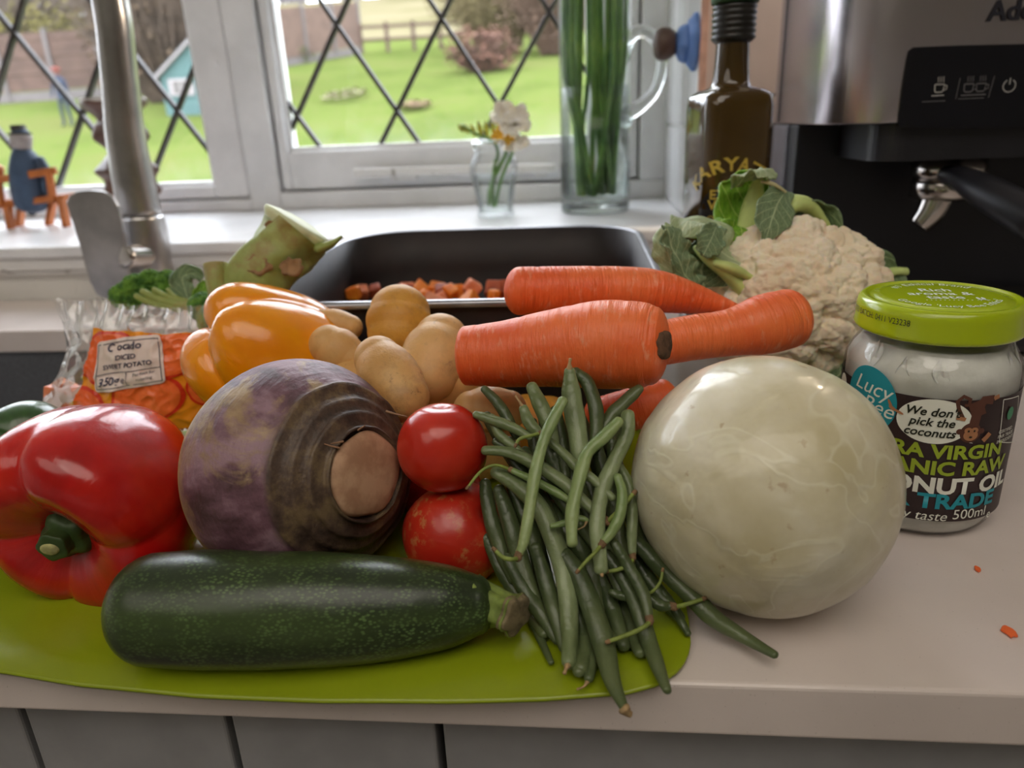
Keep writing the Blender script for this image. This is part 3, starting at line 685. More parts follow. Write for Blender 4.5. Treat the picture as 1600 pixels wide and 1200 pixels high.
pc = fp(1500, 140); sx_ = (fp(1600, 140)-fp(1500, 140)).x/100
m_icon = N('pale_icon_print', .5); m_icon.col(lin(170, 168, 165)); m_icon = m_icon.m
m_icon2 = N('dim_icon_print', .5); m_icon2.col(lin(100, 98, 100)); m_icon2 = m_icon2.m
def on_panel(px, py):
    c = fp(px, py, .0004)
    return lambda x, y: V3((c.x+x*sx_, c.y, c.z+y*sx_))
def cup2d():
    gs = [stroke2d([(-9, 6), (-8, -4), (-6, -6), (3, -6), (5, -4), (6, 6), (-9, 6)], 1.7), stroke2d([(6, 4), (10, 4), (10, -2), (5, -3)], 1.5), stroke2d([(-12, -11), (8, -11)], 1.6)]
    for k in (-5, -1, 3): gs.append(stroke2d([(k, 9), (k+1.5, 12), (k-.5, 15), (k+1, 18)], 1.1))
    return join2d(gs)
def join2d(gs):
    v, f = [], []
    for g in gs: n = len(v); v += list(g[0]); f += [tuple(i+n for i in q) for q in g[1]]
    return v, f
decal('single_cup_icon', cup2d(), on_panel(1469, 138), m_icon, es)
decal('double_cup_icon', join2d([move2d(cup2d(), -9, 0), move2d(cup2d(), 10, 0)]), on_panel(1524, 137), m_icon2, es)
decal('power_icon', join2d([stroke2d([(9.5*math.sin(a), 9.5*math.cos(a)) for a in [.5+(2*PI-1)*i/20 for i in range(21)]], 1.6), stroke2d([(0, 12), (0, 2)], 1.6)]), on_panel(1577, 134), m_icon, es)
decal('panel_line', join2d([stroke2d([(-52, 16), (-54, -16)], 1), stroke2d([(1, 17), (-3, -16)], 1), stroke2d([(-107, -18), (-70, -18)], 1), stroke2d([(-50, -16), (-10, -16)], 1)]), on_panel(1550, 136), m_icon2, es)
m_logo = N('dark_logo_print', .4); m_logo.col(lin(34, 34, 44)); m_logo = m_logo.m
lg = fp(1543, 33, .0003); decal('lettering', text2d('Adesso', 42*sx_, bold=.02, align='LEFT'), lambda x, y: V3((lg.x+x, lg.y, lg.z+y)), m_logo, es)
# group head and portafilter
gc = at(1482, 262, Y=EYF+.045)
lathe('group_head', [(0, 0), (.0265, 0), (.0265, -.012), (.025, -.016), (0, -.016)], (gc.x, gc.y, EZ-.028), m_mirror, es)
pf = thing('portafilter', (gc.x, gc.y, EZ-.07), 'steel spouted portafilter with black handle locked under the espresso machine', 'portafilter')
lathe('filter_basket', [(0, .0155), (.024, .0155), (.0255, .013), (.0255, .002), (.020, 0), (0, 0)], (gc.x, gc.y, EZ-.060), m_mirror, pf)
sp = at(1450, 296, Y=gc.y-.006)
loft('spout', [(sp.x+.008, sp.y, EZ-.058), (sp.x+.004, sp.y, EZ-.070), (sp.x-.003, sp.y, EZ-.080)], [.012, .011, .0085], m_mirror, pf, n=10, seg=20, cap0=0, cap1=.1)
loft('handle', [at(1478, 272, Y=gc.y-.022), at(1500, 278, Y=gc.y-.035), at(1545, 303, Y=gc.y-.07), at(1620, 345, Y=gc.y-.11)], [.007, .0085, .012, .0135], m_black, pf, n=20, seg=20)

# ------------------------------------------------------------------ olive oil bottle
bc = at(1135, 250, Y=.392); bw = .0268; bsh = at(1138, 141, Y=.388).z
bo = thing('olive_oil_bottle', (bc.x, bc.y, 0), 'dark olive oil bottle with green cap standing beside the coffee machine', 'bottle')
m_bot = N('dark_olive_glass', .08, Coat_Weight=.5); m_bot.col(m_bot.ramp(m_bot.noise(6), [(.38, lin(58, 42, 14)), (.62, lin(84, 62, 22))])); m_bot = m_bot.m
prof = [(0, 0), (bw*.9, 0), (bw, .004), (bw, bsh-.012), (bw*.97, bsh-.004), (bw*.8, bsh), (bw*.56, bsh+.002), (bw*.5, bsh+.006), (bw*.46, bsh+.02), (bw*.43, bsh+.042), (bw*.42, bsh+.060), (0, bsh+.060)]
ba = math.radians(14)
def sqf(a, h):
    if h > bsh-.001: k = max(0, 1-(h-bsh+.001)/.004)
    else: k = 1
    a = a-ba; c = 1/max(abs(math.cos(a)), abs(math.sin(a))); return 1+k*(min(c, 1.24)-1)*.85
lathe('bottle_glass', prof, (bc.x, bc.y, 0), m_bot, bo, seg=64, fn=sqf)
m_capb = plain('ribbed_black_collar', lin(28, 27, 26), .35); m_capg = plain('green_cap_paper', lin(44, 84, 50), .5)
cp = []
for k in range(6): cp += [(bw*.56, .002+k*.004), (bw*.60, .0035+k*.004), (bw*.56, .005+k*.004)]
lathe('collar', [(0, 0), (bw*.47, 0)]+cp+[(bw*.5, .027), (0, .027)], (bc.x, bc.y, bsh+.032), m_capb, bo)
lathe('cap', [(0, 0), (bw*.62, 0), (bw*.64, .003), (bw*.62, .026), (bw*.5, .028), (0, .028)], (bc.x, bc.y, bsh+.058), m_capg, bo)
def bmap(x, y, d=.0005):   # x: metres round the square body
    a = -PI/2-.05+x/(bw*1.12); r = bw*sqf(a, 0)+d
    return V3((bc.x+r*math.cos(a), bc.y+r*math.sin(a), y))
m_lab = plain('black_label', lin(16, 15, 16), .5); m_gold = plain('gold_print', lin(196, 168, 66), .4)
decal('label', join2d([rect2d(-.023, .02, .034, .118, 40, 4), move2d(disc2d(.026, .020), .0055, .118)]), bmap, m_lab, bo)
lzz = at(1135, 262, Y=.365).z
tx = arc2d(text2d('KARYATIS', .0135, bold=.03, space=1.15), .034)
decal('lettering', move2d(tx, .001, lzz-.036), lambda x, y: bmap(x, y, .001), m_gold, bo)
for s_, py, sz, bo_ in (('EXTRA', 304, .0095, .02), ('VIRGIN', 320, .0095, .02), ('GREEK', 283, .005, .0), ('OLIVE OIL', 340, .007, .0)):
    zz = at(1120, py, Y=.365).z; decal('lettering', move2d(text2d(s_, sz, bold=bo_), .0005, zz-.003), lambda x, y: bmap(x, y, .001), m_gold, bo)

# ------------------------------------------------------------------ on the sill: jug, small vase, blue holder, figures
m_cg = thin_glass('clear_jug_glass', tint=(.965, .985, .975, 1), gl=.02)
m_water = thin_glass('water', tint=(.955, .985, .97, 1), gl=.01)
jb = at(930, 330, z=SILL); jr = 53*(jb-CAM).dot(FW)/F; jh = .36
jug = thing('glass_jug', jb, 'tall clear glass jug with handle full of long green stems', 'jug')
lathe('jug_glass', [(jr*.97, .0005), (jr, .004), (jr, .014), (jr*.99, .1), (jr, jh)], jb, m_cg, jug, seg=64)
mg = N('solid_glass', .03, IOR=1.45, Transmission_Weight=1.0); mg.col((.95, .98, .97, 1)); mg = mg.m
lathe('base_disc', [(0, .001), (jr*.95, .001), (jr*.96, .004), (jr*.955, .0125), (0, .013)], jb, mg, jug, seg=48)
lathe('rib', [(jr*1.004, .02+.0)]+[(jr*(1.004+.01*(k % 2)), .02+k*.0028) for k in range(16)], jb, m_cg, jug, seg=48)
hp = [(972, 92), (984, 60), (1004, 48), (1026, 66), (1034, 100), (1024, 140), (1002, 165), (980, 180), (974, 190)]
loft('handle', [at(x, y, Y=jb.y-.004) for x, y in hp], [.009, .0085, .0075, .007, .007, .0072, .008, .010, .011], mg, jug, n=44, seg=18, up=(0, 1, 0), flat=.8)
wz = at(925, 133, Y=jb.y-jr).z-jb.z
o = lathe('jug_water', [(0, .0175), (jr*.945, .0175), (jr*.945, wz), (0, wz)], jb, m_water, seg=48); tag(o, 'clear water filling the tall glass jug up to its middle', 'water')
m_stem = N('flower_stem_green', .45, Subsurface_Weight=.1, Subsurface_Radius=(.003, .004, .001)); m_stem.col(m_stem.ramp(m_stem.noise(20), [(.38, lin(70, 112, 54)), (.55, lin(110, 150, 70)), (.7, lin(150, 180, 88))])); m_stem = m_stem.m
rnd = random.Random(11)
for i in range(26):
    a = rnd.uniform(0, 2*PI); q = rnd.random()**.5*jr*.62; a2 = a+rnd.uniform(-1.2, 1.2); q2 = min(.86, rnd.uniform(.3, .95))*jr
    p0 = jb+V3((math.cos(a)*q*.9, math.sin(a)*q*.9, .022)); p1 = jb+V3((math.cos(a2)*q2, math.sin(a2)*q2, .19)); p2 = jb+V3((math.cos(a2)*q2*.9+rnd.uniform(-.004, .004), math.sin(a2)*q2*.9, jh-.02+rnd.uniform(0, .08)))
    r = rnd.uniform(.0024, .0036)
    o = loft('flower_stem', [p0, p0.lerp(p1, .5)+V3((rnd.uniform(-.003, .003), 0, 0)), p1, p2], [r, r*1.1, r, r*.9], m_stem, n=14, seg=8, cap0=.1, cap1=.1)
    tag(o, 'long green flower stem standing in the tall glass jug', 'flower stem', 'green stems in the glass jug')
# small vase with freesia
vb = at(775, 338, z=SILL); vk = (vb-CAM).dot(FW)/F
vh = 112*vk; vs = thing('bud_vase', vb, 'small clear glass jar vase holding a white and yellow freesia', 'vase')
vp = [(0, .0004), (27, .0004), (29, 3), (28, 14), (31, 34), (35, 58), (37, 70), (36, 80), (31, 90), (28, 97), (30, 102), (31, 112)]
vo = [(r*vk, h*vk if i > 1 else .0004) for i, (r, h) in enumerate(vp)]
vo2 = dense(vo[1:], 40)
lathe('vase_glass', [vo[0]]+vo2, vb, thin_glass('vase_glass', tint=(.97, .985, .99, 1), gl=.04), vs, seg=40)
lathe('rim', [(31*vk, 110*vk), (32.5*vk, 112*vk), (31.5*vk, 114*vk), (29.5*vk, 112*vk)], vb, mg, vs, seg=40)
wl = [(r-.0024, h) for r, h in vo2 if .006 < h < 66*vk]
o = lathe('vase_water', [(0, .006)]+wl+[(0, wl[-1][1])], vb, m_water, seg=36); tag(o, 'water half filling the small bud vase', 'water')
fs = thing('freesia', vb+V3((0, 0, .008)), 'white and yellow freesia sprig arching out of the small vase', 'flower')
m_wp = N('white_petal', .5, Subsurface_Weight=.3, Subsurface_Radius=(.004, .004, .003)); m_wp.col(m_wp.ramp(m_wp.noise(60), [(.38, lin(240, 232, 214)), (.62, lin(252, 250, 244))])); m_wp = m_wp.m
m_yp = plain('yellow_petal', lin(226, 176, 50), .5, .15, 60); m_bud = plain('yellow_green_bud', lin(160, 160, 50), .5, .25, 60)
vY = vb.y-.004
for pts, r in (([(771, 322), (768, 290), (780, 262), (792, 235), (788, 212)], 2.6), ([(772, 322), (770, 300), (772, 270), (778, 240), (770, 220), (745, 210), (722, 196)], 2.0), ([(774, 322), (780, 290), (790, 262), (800, 238), (802, 205)], 2.4), ([(764, 320), (764, 300), (770, 280), (774, 250)], 2.0)):
    loft('stem', [at(x, y, Y=vY) for x, y in pts], [r*vk*1.2]*len(pts), m_stem, fs, n=24, seg=8)
for x, y, l, t in [(724, 197, 12, 2.2), (732, 200, 15, 2.0), (742, 204, 18, 1.9), (752, 203, 21, 1.8), (762, 205, 23, 1.75), (772, 204, 25, 1.7)]:
    p = at(x, y+8, Y=vY); d = (RT*math.cos(t)+UP*math.sin(t))*l*vk
    loft('bud', [p, p+d*.5, p+d], [2.2*vk, 4.4*vk, 1.6*vk], m_bud, fs, n=8, seg=8)
def petal(base, tip, w, cup, mat, parent, name='petal'):
    base = V3(base); tip = V3(tip); d = tip-base; s = d.cross(FW).normalized(); nrm = s.cross(d).normalized()
    def fn(a, b):
        k = b*2-1; ww = w*math.sin(PI*min(1, a*.86+.08))**.6
        return base+d*a+s*k*ww+nrm*(cup*(k*k)*w*.7+cup*w*math.sin(a*2.6))+s*.12*w*math.sin(a*9+k*2)
    return solid(mk(name, *grid(9, 7, fn), mat, parent), .0004)
rnd = random.Random(3)
for cx, cy, R_ in ((788, 180, 24), (806, 196, 26), (797, 220, 20), (815, 225, 14), (812, 182, 18)):
    c = at(cx, cy, Y=vY-rnd.uniform(0, .012))
    for k in range(6):
        a = k*PI/3+rnd.uniform(-.3, .3); e = rnd.uniform(.2, .9)
        petal(c, c+(RT*math.cos(a)+UP*math.sin(a)-FW*e)*R_*vk*.85, R_*.42*vk, rnd.uniform(-.5, .5), m_wp, fs)
for cx, cy, R_ in ((782, 208, 11), (794, 218, 9), (776, 214, 9)):
    c = at(cx, cy, Y=vY-.012)
    for k in range(4):
        a = k*PI/2+rnd.uniform(-.3, .3); petal(c, c+(RT*math.cos(a)+UP*math.sin(a)-FW*.5)*R_*vk, R_*.4*vk, .3, m_yp, fs)
# blue holder on the reveal
hc = at(1088, 66, X=RX-.001); hk = (hc-CAM).dot(FW)/F
m_blue = plain('blue_rubber', lin(96, 134, 200), .5, .06, 30)
bh = thing('suction_holder', hc, 'blue rubber suction holder gripping a dark brown knob on the tiled reveal', 'holder')
lathe('suction_cup', [(0, 0), (40*hk, 0), (40*hk, .004), (34*hk, .007), (30*hk, .010), (0, .010)], hc, m_blue, bh, axis=(-1, 0, 0), seg=32, fn=lambda a, h: 1+.06*math.sin(6*a))
lathe('grip', [(0, .009), (26*hk, .009), (27*hk, .013), (24*hk, .018), (14*hk, .022), (0, .022)], hc, m_blue, bh, axis=(-1, 0, 0), seg=32, fn=lambda a, h: 1+.09*math.sin(5*a))
o = lathe('brush_knob', dense([(0, .0185+.004), (.011, .0225), (.0155, .029), (.0165, .036), (.013, .043), (0, .046)], 16), hc, plain('dark_brown_wood', lin(84, 64, 54), .5, .1, 40), axis=(-1, 0, 0), seg=28)
tag(o, 'dark brown round knob held in the blue suction holder', 'knob')
# figures on the sill
m_obench = plain('orange_brown_wood', lin(186, 106, 48), .5, .12, 40, .1); m_navy = plain('blue_painted_clay', lin(58, 78, 104), .6, .12, 60, .1)
fgY = .80; A_ = lambda x, y, d=0: at(x, y, Y=fgY+d)
bn = thing('toy_bench', V3((A_(40, 350).x, fgY, SILL)), 'miniature orange wooden bench on the sill at far left', 'ornament')
fk = (A_(50, 300)-CAM).dot(FW)/F
bev(mk('backrest', *bar(A_(-60, 291), A_(88, 266), .006, 11*fk), m_obench, bn, smooth=False), .001)
bev(mk('arm_post', *bar(A_(76, 264), A_(84, 318), .007, 11*fk, (0, 1, 0)), m_obench, bn, smooth=False), .001)
bev(mk('arm_post', *bar(A_(-2, 282), A_(2, 322), .007, 9*fk, (0, 1, 0)), m_obench, bn, smooth=False), .001)
bev(mk('seat', *prism([A_(-60, 320), A_(98, 304), A_(98, 314), A_(-60, 332)], (0, .035, 0)), m_obench, bn, smooth=False), .001)
for x, y, x2, d in ((12, 322, 16, 0), (84, 312, 76, .03), (96, 308, 104, .002), (34, 318, 30, .03)):
    p = A_(x, y, d); q = at(x2, 352, Y=fgY+d); q.z = SILL
    mk('leg', *bar(p, q, .007, 12*fk, (0, 1, 0)), m_obench, bn, smooth=False)
man = thing('clay_figure', V3((A_(45, 320).x, fgY+.012, A_(45, 318).z)), 'small clay man in blue coat and dark hat seated on the bench', 'figurine')
D_ = .016
loft('body', [A_(48, 318, D_), A_(46, 290, D_), A_(42, 262, D_), A_(36, 240, D_), A_(33, 228, D_), A_(33, 216, D_), A_(32, 206, D_)], [24*fk, 27*fk, 25*fk, 17*fk, 9*fk, 14*fk, 12*fk], m_navy, man, n=30, seg=20, cap1=.5)
loft('sleeve', [A_(60, 250, D_-.002), A_(70, 272, D_-.002), A_(74, 300, D_-.004)], [9*fk, 10*fk, 8*fk], m_navy, man, n=12, seg=12)
loft('hair', [A_(33, 228, D_-.001), A_(33, 212, D_-.001)], [15*fk, 15.5*fk], plain('grey_hair', lin(168, 160, 158), .8, .1, 200), man, n=6, seg=16, cap0=.4, cap1=.4)
lathe('hat', [(0, 0), (17*fk, 0), (17*fk, 2*fk), (11*fk, 3*fk), (11*fk, 12*fk), (9*fk, 14*fk), (0, 14*fk)], A_(31, 210, D_), plain('dark_hat', lin(64, 62, 58), .7), man, seg=20)
loft('leg', [A_(30, 312, D_-.004), A_(44, 318, D_+.012), A_(50, 334, D_+.014)], [10*fk, 8*fk, 6*fk], plain('dark_trousers', lin(40, 40, 44), .7), man, n=10, seg=10)
m2 = thing('clay_figure', V3((A_(-8, 320).x, fgY+.012, A_(-8, 318).z)), 'second clay figure with orange hair cut off at the left edge', 'figurine')
loft('body', [A_(-14, 320, D_), A_(-12, 298, D_), A_(-8, 282, D_), A_(-6, 272, D_)], [22*fk, 20*fk, 10*fk, 9*fk], plain('white_dress', lin(206, 202, 204), .7), m2, n=14, seg=16)
loft('head', [A_(-5, 270, D_), A_(-5, 262, D_)], [10*fk, 10*fk], m_obench, m2, n=5, seg=14)
cY = .83; cb = at(207, 297, Y=cY); cb.z = SILL; ck = (at(200, 220, Y=cY)-CAM).dot(FW)/F
ctop = at(197, 156, Y=cY).z-SILL
pr = [(0, 0), (.7, 0), (.72, .04), (.5, .09), (.62, .18), (.9, .26), (.78, .36), (1.0, .44), (.8, .50), (.5, .6), (.86, .70), (.74, .80), (.6, .86), (.98, .96), (1.0, 1), (0, 1)]
pr = [(r*46*ck, h*ctop) for r, h in pr]
cs = thing('carved_candlestick', V3((cb.x, cY, SILL)), 'brown carved candlestick on the sill mostly hidden behind the tap', 'candlestick')
m_cv = plain('brown_carved_wood', lin(98, 70, 60), .45, .25, 40, .3)
lathe('shaft', [pr[0]]+dense(pr[1:-1], 60)+[pr[-1]], (cb.x, cY, SILL), m_cv, cs, seg=32, fn=lambda a, h: 1+.05*math.sin(7*a+h*90))
lathe('rim', [(44*ck, -.002), (47*ck, 0), (46*ck, .003), (0, .0032)], (cb.x, cY, SILL+ctop), plain('pale_rim', lin(200, 194, 188), .5), cs, seg=32)

# ================================================================== VEGETABLES
def skin_mat(name, rough, sss=.1, **k): return N(name, rough, Subsurface_Weight=sss, Subsurface_Radius=(.006, .003, .0015), **k)
# --- chopping mat
m_mat = N('lime_flexible_plastic', .28, Transmission_Weight=.0, Subsurface_Weight=.25, Subsurface_Radius=(.003, .004, .001)); m_mat.col(m_mat.ramp(m_mat.noise(12), [(.38, lin(138, 154, 20)), (.62, lin(146, 162, 26))])); m_mat.bump(m_mat.noise(900), .05); m_mat = m_mat.m
fe = [at(x, y, z=.0016) for x, y in ((-260, 1035), (-100, 1036), (0, 1047), (120, 1064), (300, 1078), (500, 1086), (700, 1088), (850, 1086), (980, 1080), (1030, 1070))]
rc = [at(x, y, z=.0016) for x, y in ((1060, 1052), (1075, 1030), (1080, 1003), (1074, 960), (1062, 900))]
ol = fe+rc
P2 = [(p.x, p.y) for p in fe+rc] ; P2 += [(rc[-1].x-.005, .20), (-.42, .20)]
# rows from the front edge to the back
def front_y(x):
    for a, b in zip(ol, ol[1:]):
        if a.x <= x <= b.x: return a.y+(b.y-a.y)*(x-a.x)/(b.x-a.x)
    return .02
xR_ = max(p.x for p in ol); xs = [-.40+(xR_+.40)*(1-(1-i/70)**1.6) for i in range(71)]
def matfn(a, b):
    x = xs[min(70, int(round(a*70)))]; y0 = front_y(min(x, xR_-.0001)); y = y0+(.215-y0)*b**1.5
    z = .0016
    if y < .004: z -= (.004-y)**1.4*1.2
    return V3((x, y, z+.0004*pn(V3((x*20, y*20, 0)))))
o = mk('chopping_mat', *grid(71, 30, matfn), m_mat); solid(o, .0012, 1); tag(o, 'thin lime green flexible chopping mat lying under the vegetables', 'chopping mat')

# --- courgette
m_cg2 = skin_mat('dark_green_speckled_skin', .3, .05)
v_ = m_cg2.vec('sc'); _s = m_cg2.mask(m_cg2.vor(1000, m_cg2.vec('sc', (.6, 1, 1))), .50, .22); _l = m_cg2.noise(60, m_cg2.vec('sc', (.12, 1, 1)), detail=5)
_base = m_cg2.ramp(_l, [(.38, lin(32, 44, 24)), (.5, lin(44, 58, 30)), (.62, lin(58, 74, 38))])
m_cg2.col(m_cg2.mix(m_cg2.math('MULTIPLY', _s, m_cg2.mask(m_cg2.noise(90, v_), .35, .65)), _base, lin(92, 118, 66))); m_cg2.bump(m_cg2.noise(160, v_), .1); m_cg2.bump(m_cg2.noise(26, v_), .25, .003); m_cg2 = m_cg2.m
def path(L, z=None, t=None): return [at(x, y, z=(q[0] if q else z), t=(None)) if t is None else at(x, y, t=t) for (x, y, *q) in L]
cgp = [at(246, 951, z=.0228), at(310, 951, z=.0225), at(400, 952, z=.0222), at(520, 951, z=.0212), at(620, 949, z=.020), at(700, 947, z=.0188), at(748, 945, z=.0187)]
cg = thing('courgette', at(480, 1030, z=.002), 'large dark green courgette lying across the front of the chopping mat', 'courgette')
def cgf(s, a, p): return 1+.018*pn(p*45)+.012*math.cos(5*a)*s
loft('skin', cgp, [.0206, .0215, .0212, .0202, .0183, .0150, .0108], m_cg2, cg, n=60, seg=40, fn=cgf, cap0=.85, cap1=.55, capn=8)
m_cgst = plain('ridged_green_stalk', lin(120, 138, 64), .6, .25, 150, .4)
a0 = at(744, 946, z=.0185)
loft('stalk', [a0, at(768, 948, z=.0185), at(789, 955, z=.019), at(803, 961, z=.019)], [.0106, .0072, .0062, .0078], m_cgst, cg, n=16, seg=30, cap0=.1, cap1=.05, fn=lambda s, a, p: 1+.14*math.cos(5*a))
loft('stalk_end', [at(800, 959, z=.019), at(809, 964, z=.019)], [.0078, .0068], plain('dried_cut_end', lin(112, 100, 74), .9, .35, 220, .8), cg, n=6, seg=30, cap0=.05, cap1=.08, fn=lambda s, a, p: 1+.14*math.cos(5*a)+.06*pn(p*500))

# --- bell peppers
RIDGE = [(0, .22), (.18, .20), (.42, .02), (.68, -.06), (.93, .08), (1.02, .4), (.99, .8), (.90, 1.15), (.72, 1.46), (.46, 1.60), (.2, 1.54), (0, 1.44)]
GROOVE = [(0, .22), (.18, .215), (.38, .14), (.58, .12), (.78, .22), (.90, .46), (.86, .8), (.74, 1.12), (.50, 1.32), (.28, 1.39), (.12, 1.42), (0, 1.44)]
def pepper_geo(c, axis, rollv, R_, nl=4, L=1.0, depth=1.0, seed=0, groove_p=.55, mods=None, ns=64, seg=120, squash=(1, 1)):
    A = V3(axis).normalized(); U = (V3(rollv)-A*A.dot(V3(rollv))).normalized(); Wv = A.cross(U); v, sc = [], []; rows = []
    for i in range(ns+1):
        s = i/ns; r1, h1 = cr_(RIDGE, s); r0, h0 = cr_(GROOVE, s)
        if i in (0, ns):
            rows.append([len(v)]); v.append(V3(c)+A*(h1-.7)*L*R_); sc.append((h1, 0, 0)); continue
        row = []
        for k in range(seg):
            a = 2*PI*k/seg; w = abs(math.cos(nl*a/2+.35*math.sin(a+seed)))**groove_p; w = 1-(1-w)*depth
            r = r0+(r1-r0)*w; h = h0+(h1-h0)*w; m = 1+.035*math.sin(2*a+seed*1.7)+.03*pn(V3((math.cos(a)*1.3+seed*9, math.sin(a)*1.3, h*1.5)))
            if mods: m *= mods(a, h)
            row.append(len(v)); r *= m
            v.append(V3(c)+A*(h-.7)*L*R_+(U*math.cos(a)*squash[0]+Wv*math.sin(a)*squash[1])*r*R_); sc.append((h, math.cos(a), math.sin(a)))
        rows.append(row)
    f = []
    for a, b in zip(rows, rows[1:]):
        for k in range(seg):
            k2 = (k+1) % seg
            if len(a) == 1: f.append((a[0], b[k], b[k2]))
            elif len(b) == 1: f.append((a[k], b[0], a[k2]))
            else: f.append((a[k], b[k], b[k2], a[k2]))
    return v, f, sc
def pep_mat(name, a, b, c, rough=.2):
    n = skin_mat(name, rough, .12, Coat_Weight=.35); v = n.vec('sc')
    n.col(n.ramp(n.noise(1.6, v, 3), [(.32, a), (.5, b), (.72, c)])); n.bump(n.noise(5, v, 3), .15, .002); n.bump(n.noise(14, n.vec('sc', (.3, 1, 1)), 2), .1, .001); n.b.inputs['Coat Roughness'].default_value = .12; return n.m
m_red = pep_mat('glossy_red_skin', lin(168, 14, 12), lin(188, 18, 16), lin(206, 38, 22))
m_yel = pep_mat('glossy_yellow_skin', lin(238, 142, 2), lin(244, 154, 3), lin(248, 166, 6))
m_yel.node_tree.nodes['Principled BSDF'].inputs['Subsurface Radius'].default_value = (.004, .003, .0004)
m_grn = pep_mat('glossy_green_skin', lin(40, 72, 34), lin(52, 88, 42), lin(70, 108, 54), .28)
m_pst = plain('dark_green_pepper_stem', lin(54, 76, 34), .5, .2, 120, .3); m_cut = plain('dry_pale_cut', lin(168, 164, 110), .8, .25, 300, .5)
rc_ = at(158, 782, t=.322); rax = RT*.12+UP*.46+FW*.82
g = pepper_geo(rc_, rax, UP+RT*.9, .0425, 4, 1.02, .62, seed=2.2, squash=(1.0, 1.04))
rp = thing('red_pepper', (rc_.x, rc_.y, .002), 'shiny red bell pepper with its green stem facing forward at left', 'bell pepper')
mk('skin', g[0], g[1], m_red, rp, sc=g[2])
A = rax.normalized(); s0 = rc_+A*(.19-.7)*.0425*1.02
loft('calyx', [s0+A*.002, s0-A*.0025], [.0115, .0095], m_pst, rp, n=6, seg=40, cap0=.1, cap1=.3, fn=lambda s, a, p: 1+.13*math.cos(5*a))
loft('stem', [s0-A*.001, s0-A*.006+UP*.001, s0-A*.011+UP*.0015+RT*.0005], [.0072, .0058, .0062], m_pst, rp, n=10, seg=24, cap0=.1, cap1=.15, fn=lambda s, a, p: 1+.08*math.cos(5*a))
loft('stem_cut', [s0-A*.0108+UP*.0015, s0-A*.0122+UP*.0015], [.0042, .0038], m_cut, rp, n=4, seg=20, cap0=.05, cap1=.2, flat=.7)
yc = at(426, 562, t=.425); yax = (RT*-.66+UP*.36+FW*-.62)
g = pepper_geo(yc, yax, UP*.8+FW*.5, .0435, 3, 1.14, 1.0, seed=.4, groove_p=.6, squash=(1.0, 1.0))
mk_y = mk('yellow_pepper', g[0], g[1], m_yel, None, sc=g[2]); tag(mk_y, 'glossy yellow bell pepper lying on its side behind the swede', 'bell pepper')
gc_ = at(34, 752, t=.358)
g = pepper_geo(gc_, RT*.45+UP*.55-FW*.55, UP, .037, 3, 1.05, 1.0, seed=1.4)
o = mk('green_pepper', g[0], g[1], m_grn, None, sc=g[2]); tag(o, 'dark green bell pepper cut off by the left edge behind the red one', 'bell pepper')

# --- swede
sw_c = at(468, 737, t=.320); swR = .0478; swA = (RT*.79+UP*.05-FW*.60).normalized()
m_sw = skin_mat('purple_swede_skin', .5, .05); v = m_sw.vec('sc'); X_ = m_sw.xyz(v)
n1 = m_sw.noise(26, v, 7, .65, .6); n2 = m_sw.noise(70, m_sw.vec('sc', (.35, 1, 1)), 6); n3 = m_sw.noise(180, m_sw.vec('sc', (.2, 1, 1)), 4)
pur = m_sw.ramp(n2, [(.38, lin(76, 48, 54)), (.5, lin(112, 78, 90)), (.62, lin(152, 120, 132))])
tan = m_sw.ramp(n3, [(.38, lin(150, 122, 76)), (.62, lin(186, 160, 108))])
h_ = m_sw.math('DIVIDE', X_[0], swR)      # -1 root .. +1 crown
low = m_sw.mask(m_sw.math('ADD', m_sw.math('MULTIPLY', h_, -1.0), m_sw.math('MULTIPLY', m_sw.math('SUBTRACT', n1, .5), 1.6)), -.02, .28)
patch = m_sw.mask(n1, .54, .62); c1_ = m_sw.mix(m_sw.math('MAXIMUM', low, m_sw.math('MULTIPLY', patch, .7)), pur, tan)
ringm = m_sw.mask(m_sw.math('ADD', h_, m_sw.math('MULTIPLY', m_sw.math('SUBTRACT', n2, .5), .10)), .60, .67)
rcol = m_sw.ramp(m_sw.noise(60, v, 6, .7), [(.38, lin(58, 44, 38)), (.5, lin(86, 68, 56)), (.62, lin(120, 100, 72))])
m_sw.col(m_sw.mix(ringm, c1_, rcol)); m_sw.bump(m_sw.noise(130, m_sw.vec('sc', (1.8, .5, .5)), 6), .8, .0014); m_sw.bump(m_sw.noise(500, v, 3), .5, .0006); m_sw = m_sw.m
sp_ = []
for i in range(120):
    th = PI-(PI-.43)*i/119; r = math.sin(th); h = math.cos(th)
    r *= 1+.03*math.sin(th*1.0); k = 0
    for hc_, am, w in ((.68, .034, .022), (.78, .024, .018), (.86, .034, .016)): k += am*math.exp(-((h-hc_)/w)**2)*(1 if h < hc_ else 1.0)
    if h > .68: k -= .02
    sp_.append(((r+k)*swR, (h*.97+k*.4)*swR))
sp_[0] = (0, sp_[0][1]); lr = sp_[-1][0]
sp_ += [(lr*1.03, .905*swR), (lr*.98, .925*swR), (lr*.93, .86*swR), (0, .85*swR)]
sw = thing('swede', (sw_c.x, sw_c.y, .002), 'large purple and tan swede with a pale cut crown facing right', 'swede')
def swf(a, h): return 1+.022*pn(V3((math.cos(a)*1.2, math.sin(a)*1.2, h*30)))+.006*math.sin(9*a+h*200)*(h > .6*swR)+.012*pn(V3((math.cos(a)*5, math.sin(a)*5, h*180)))*(h > .58*swR)
g = lathe_geo(sp_, sw_c, seg=120, axis=swA, fn=swf); mk('skin', g[0], g[1], m_sw, sw, sc=g[2])
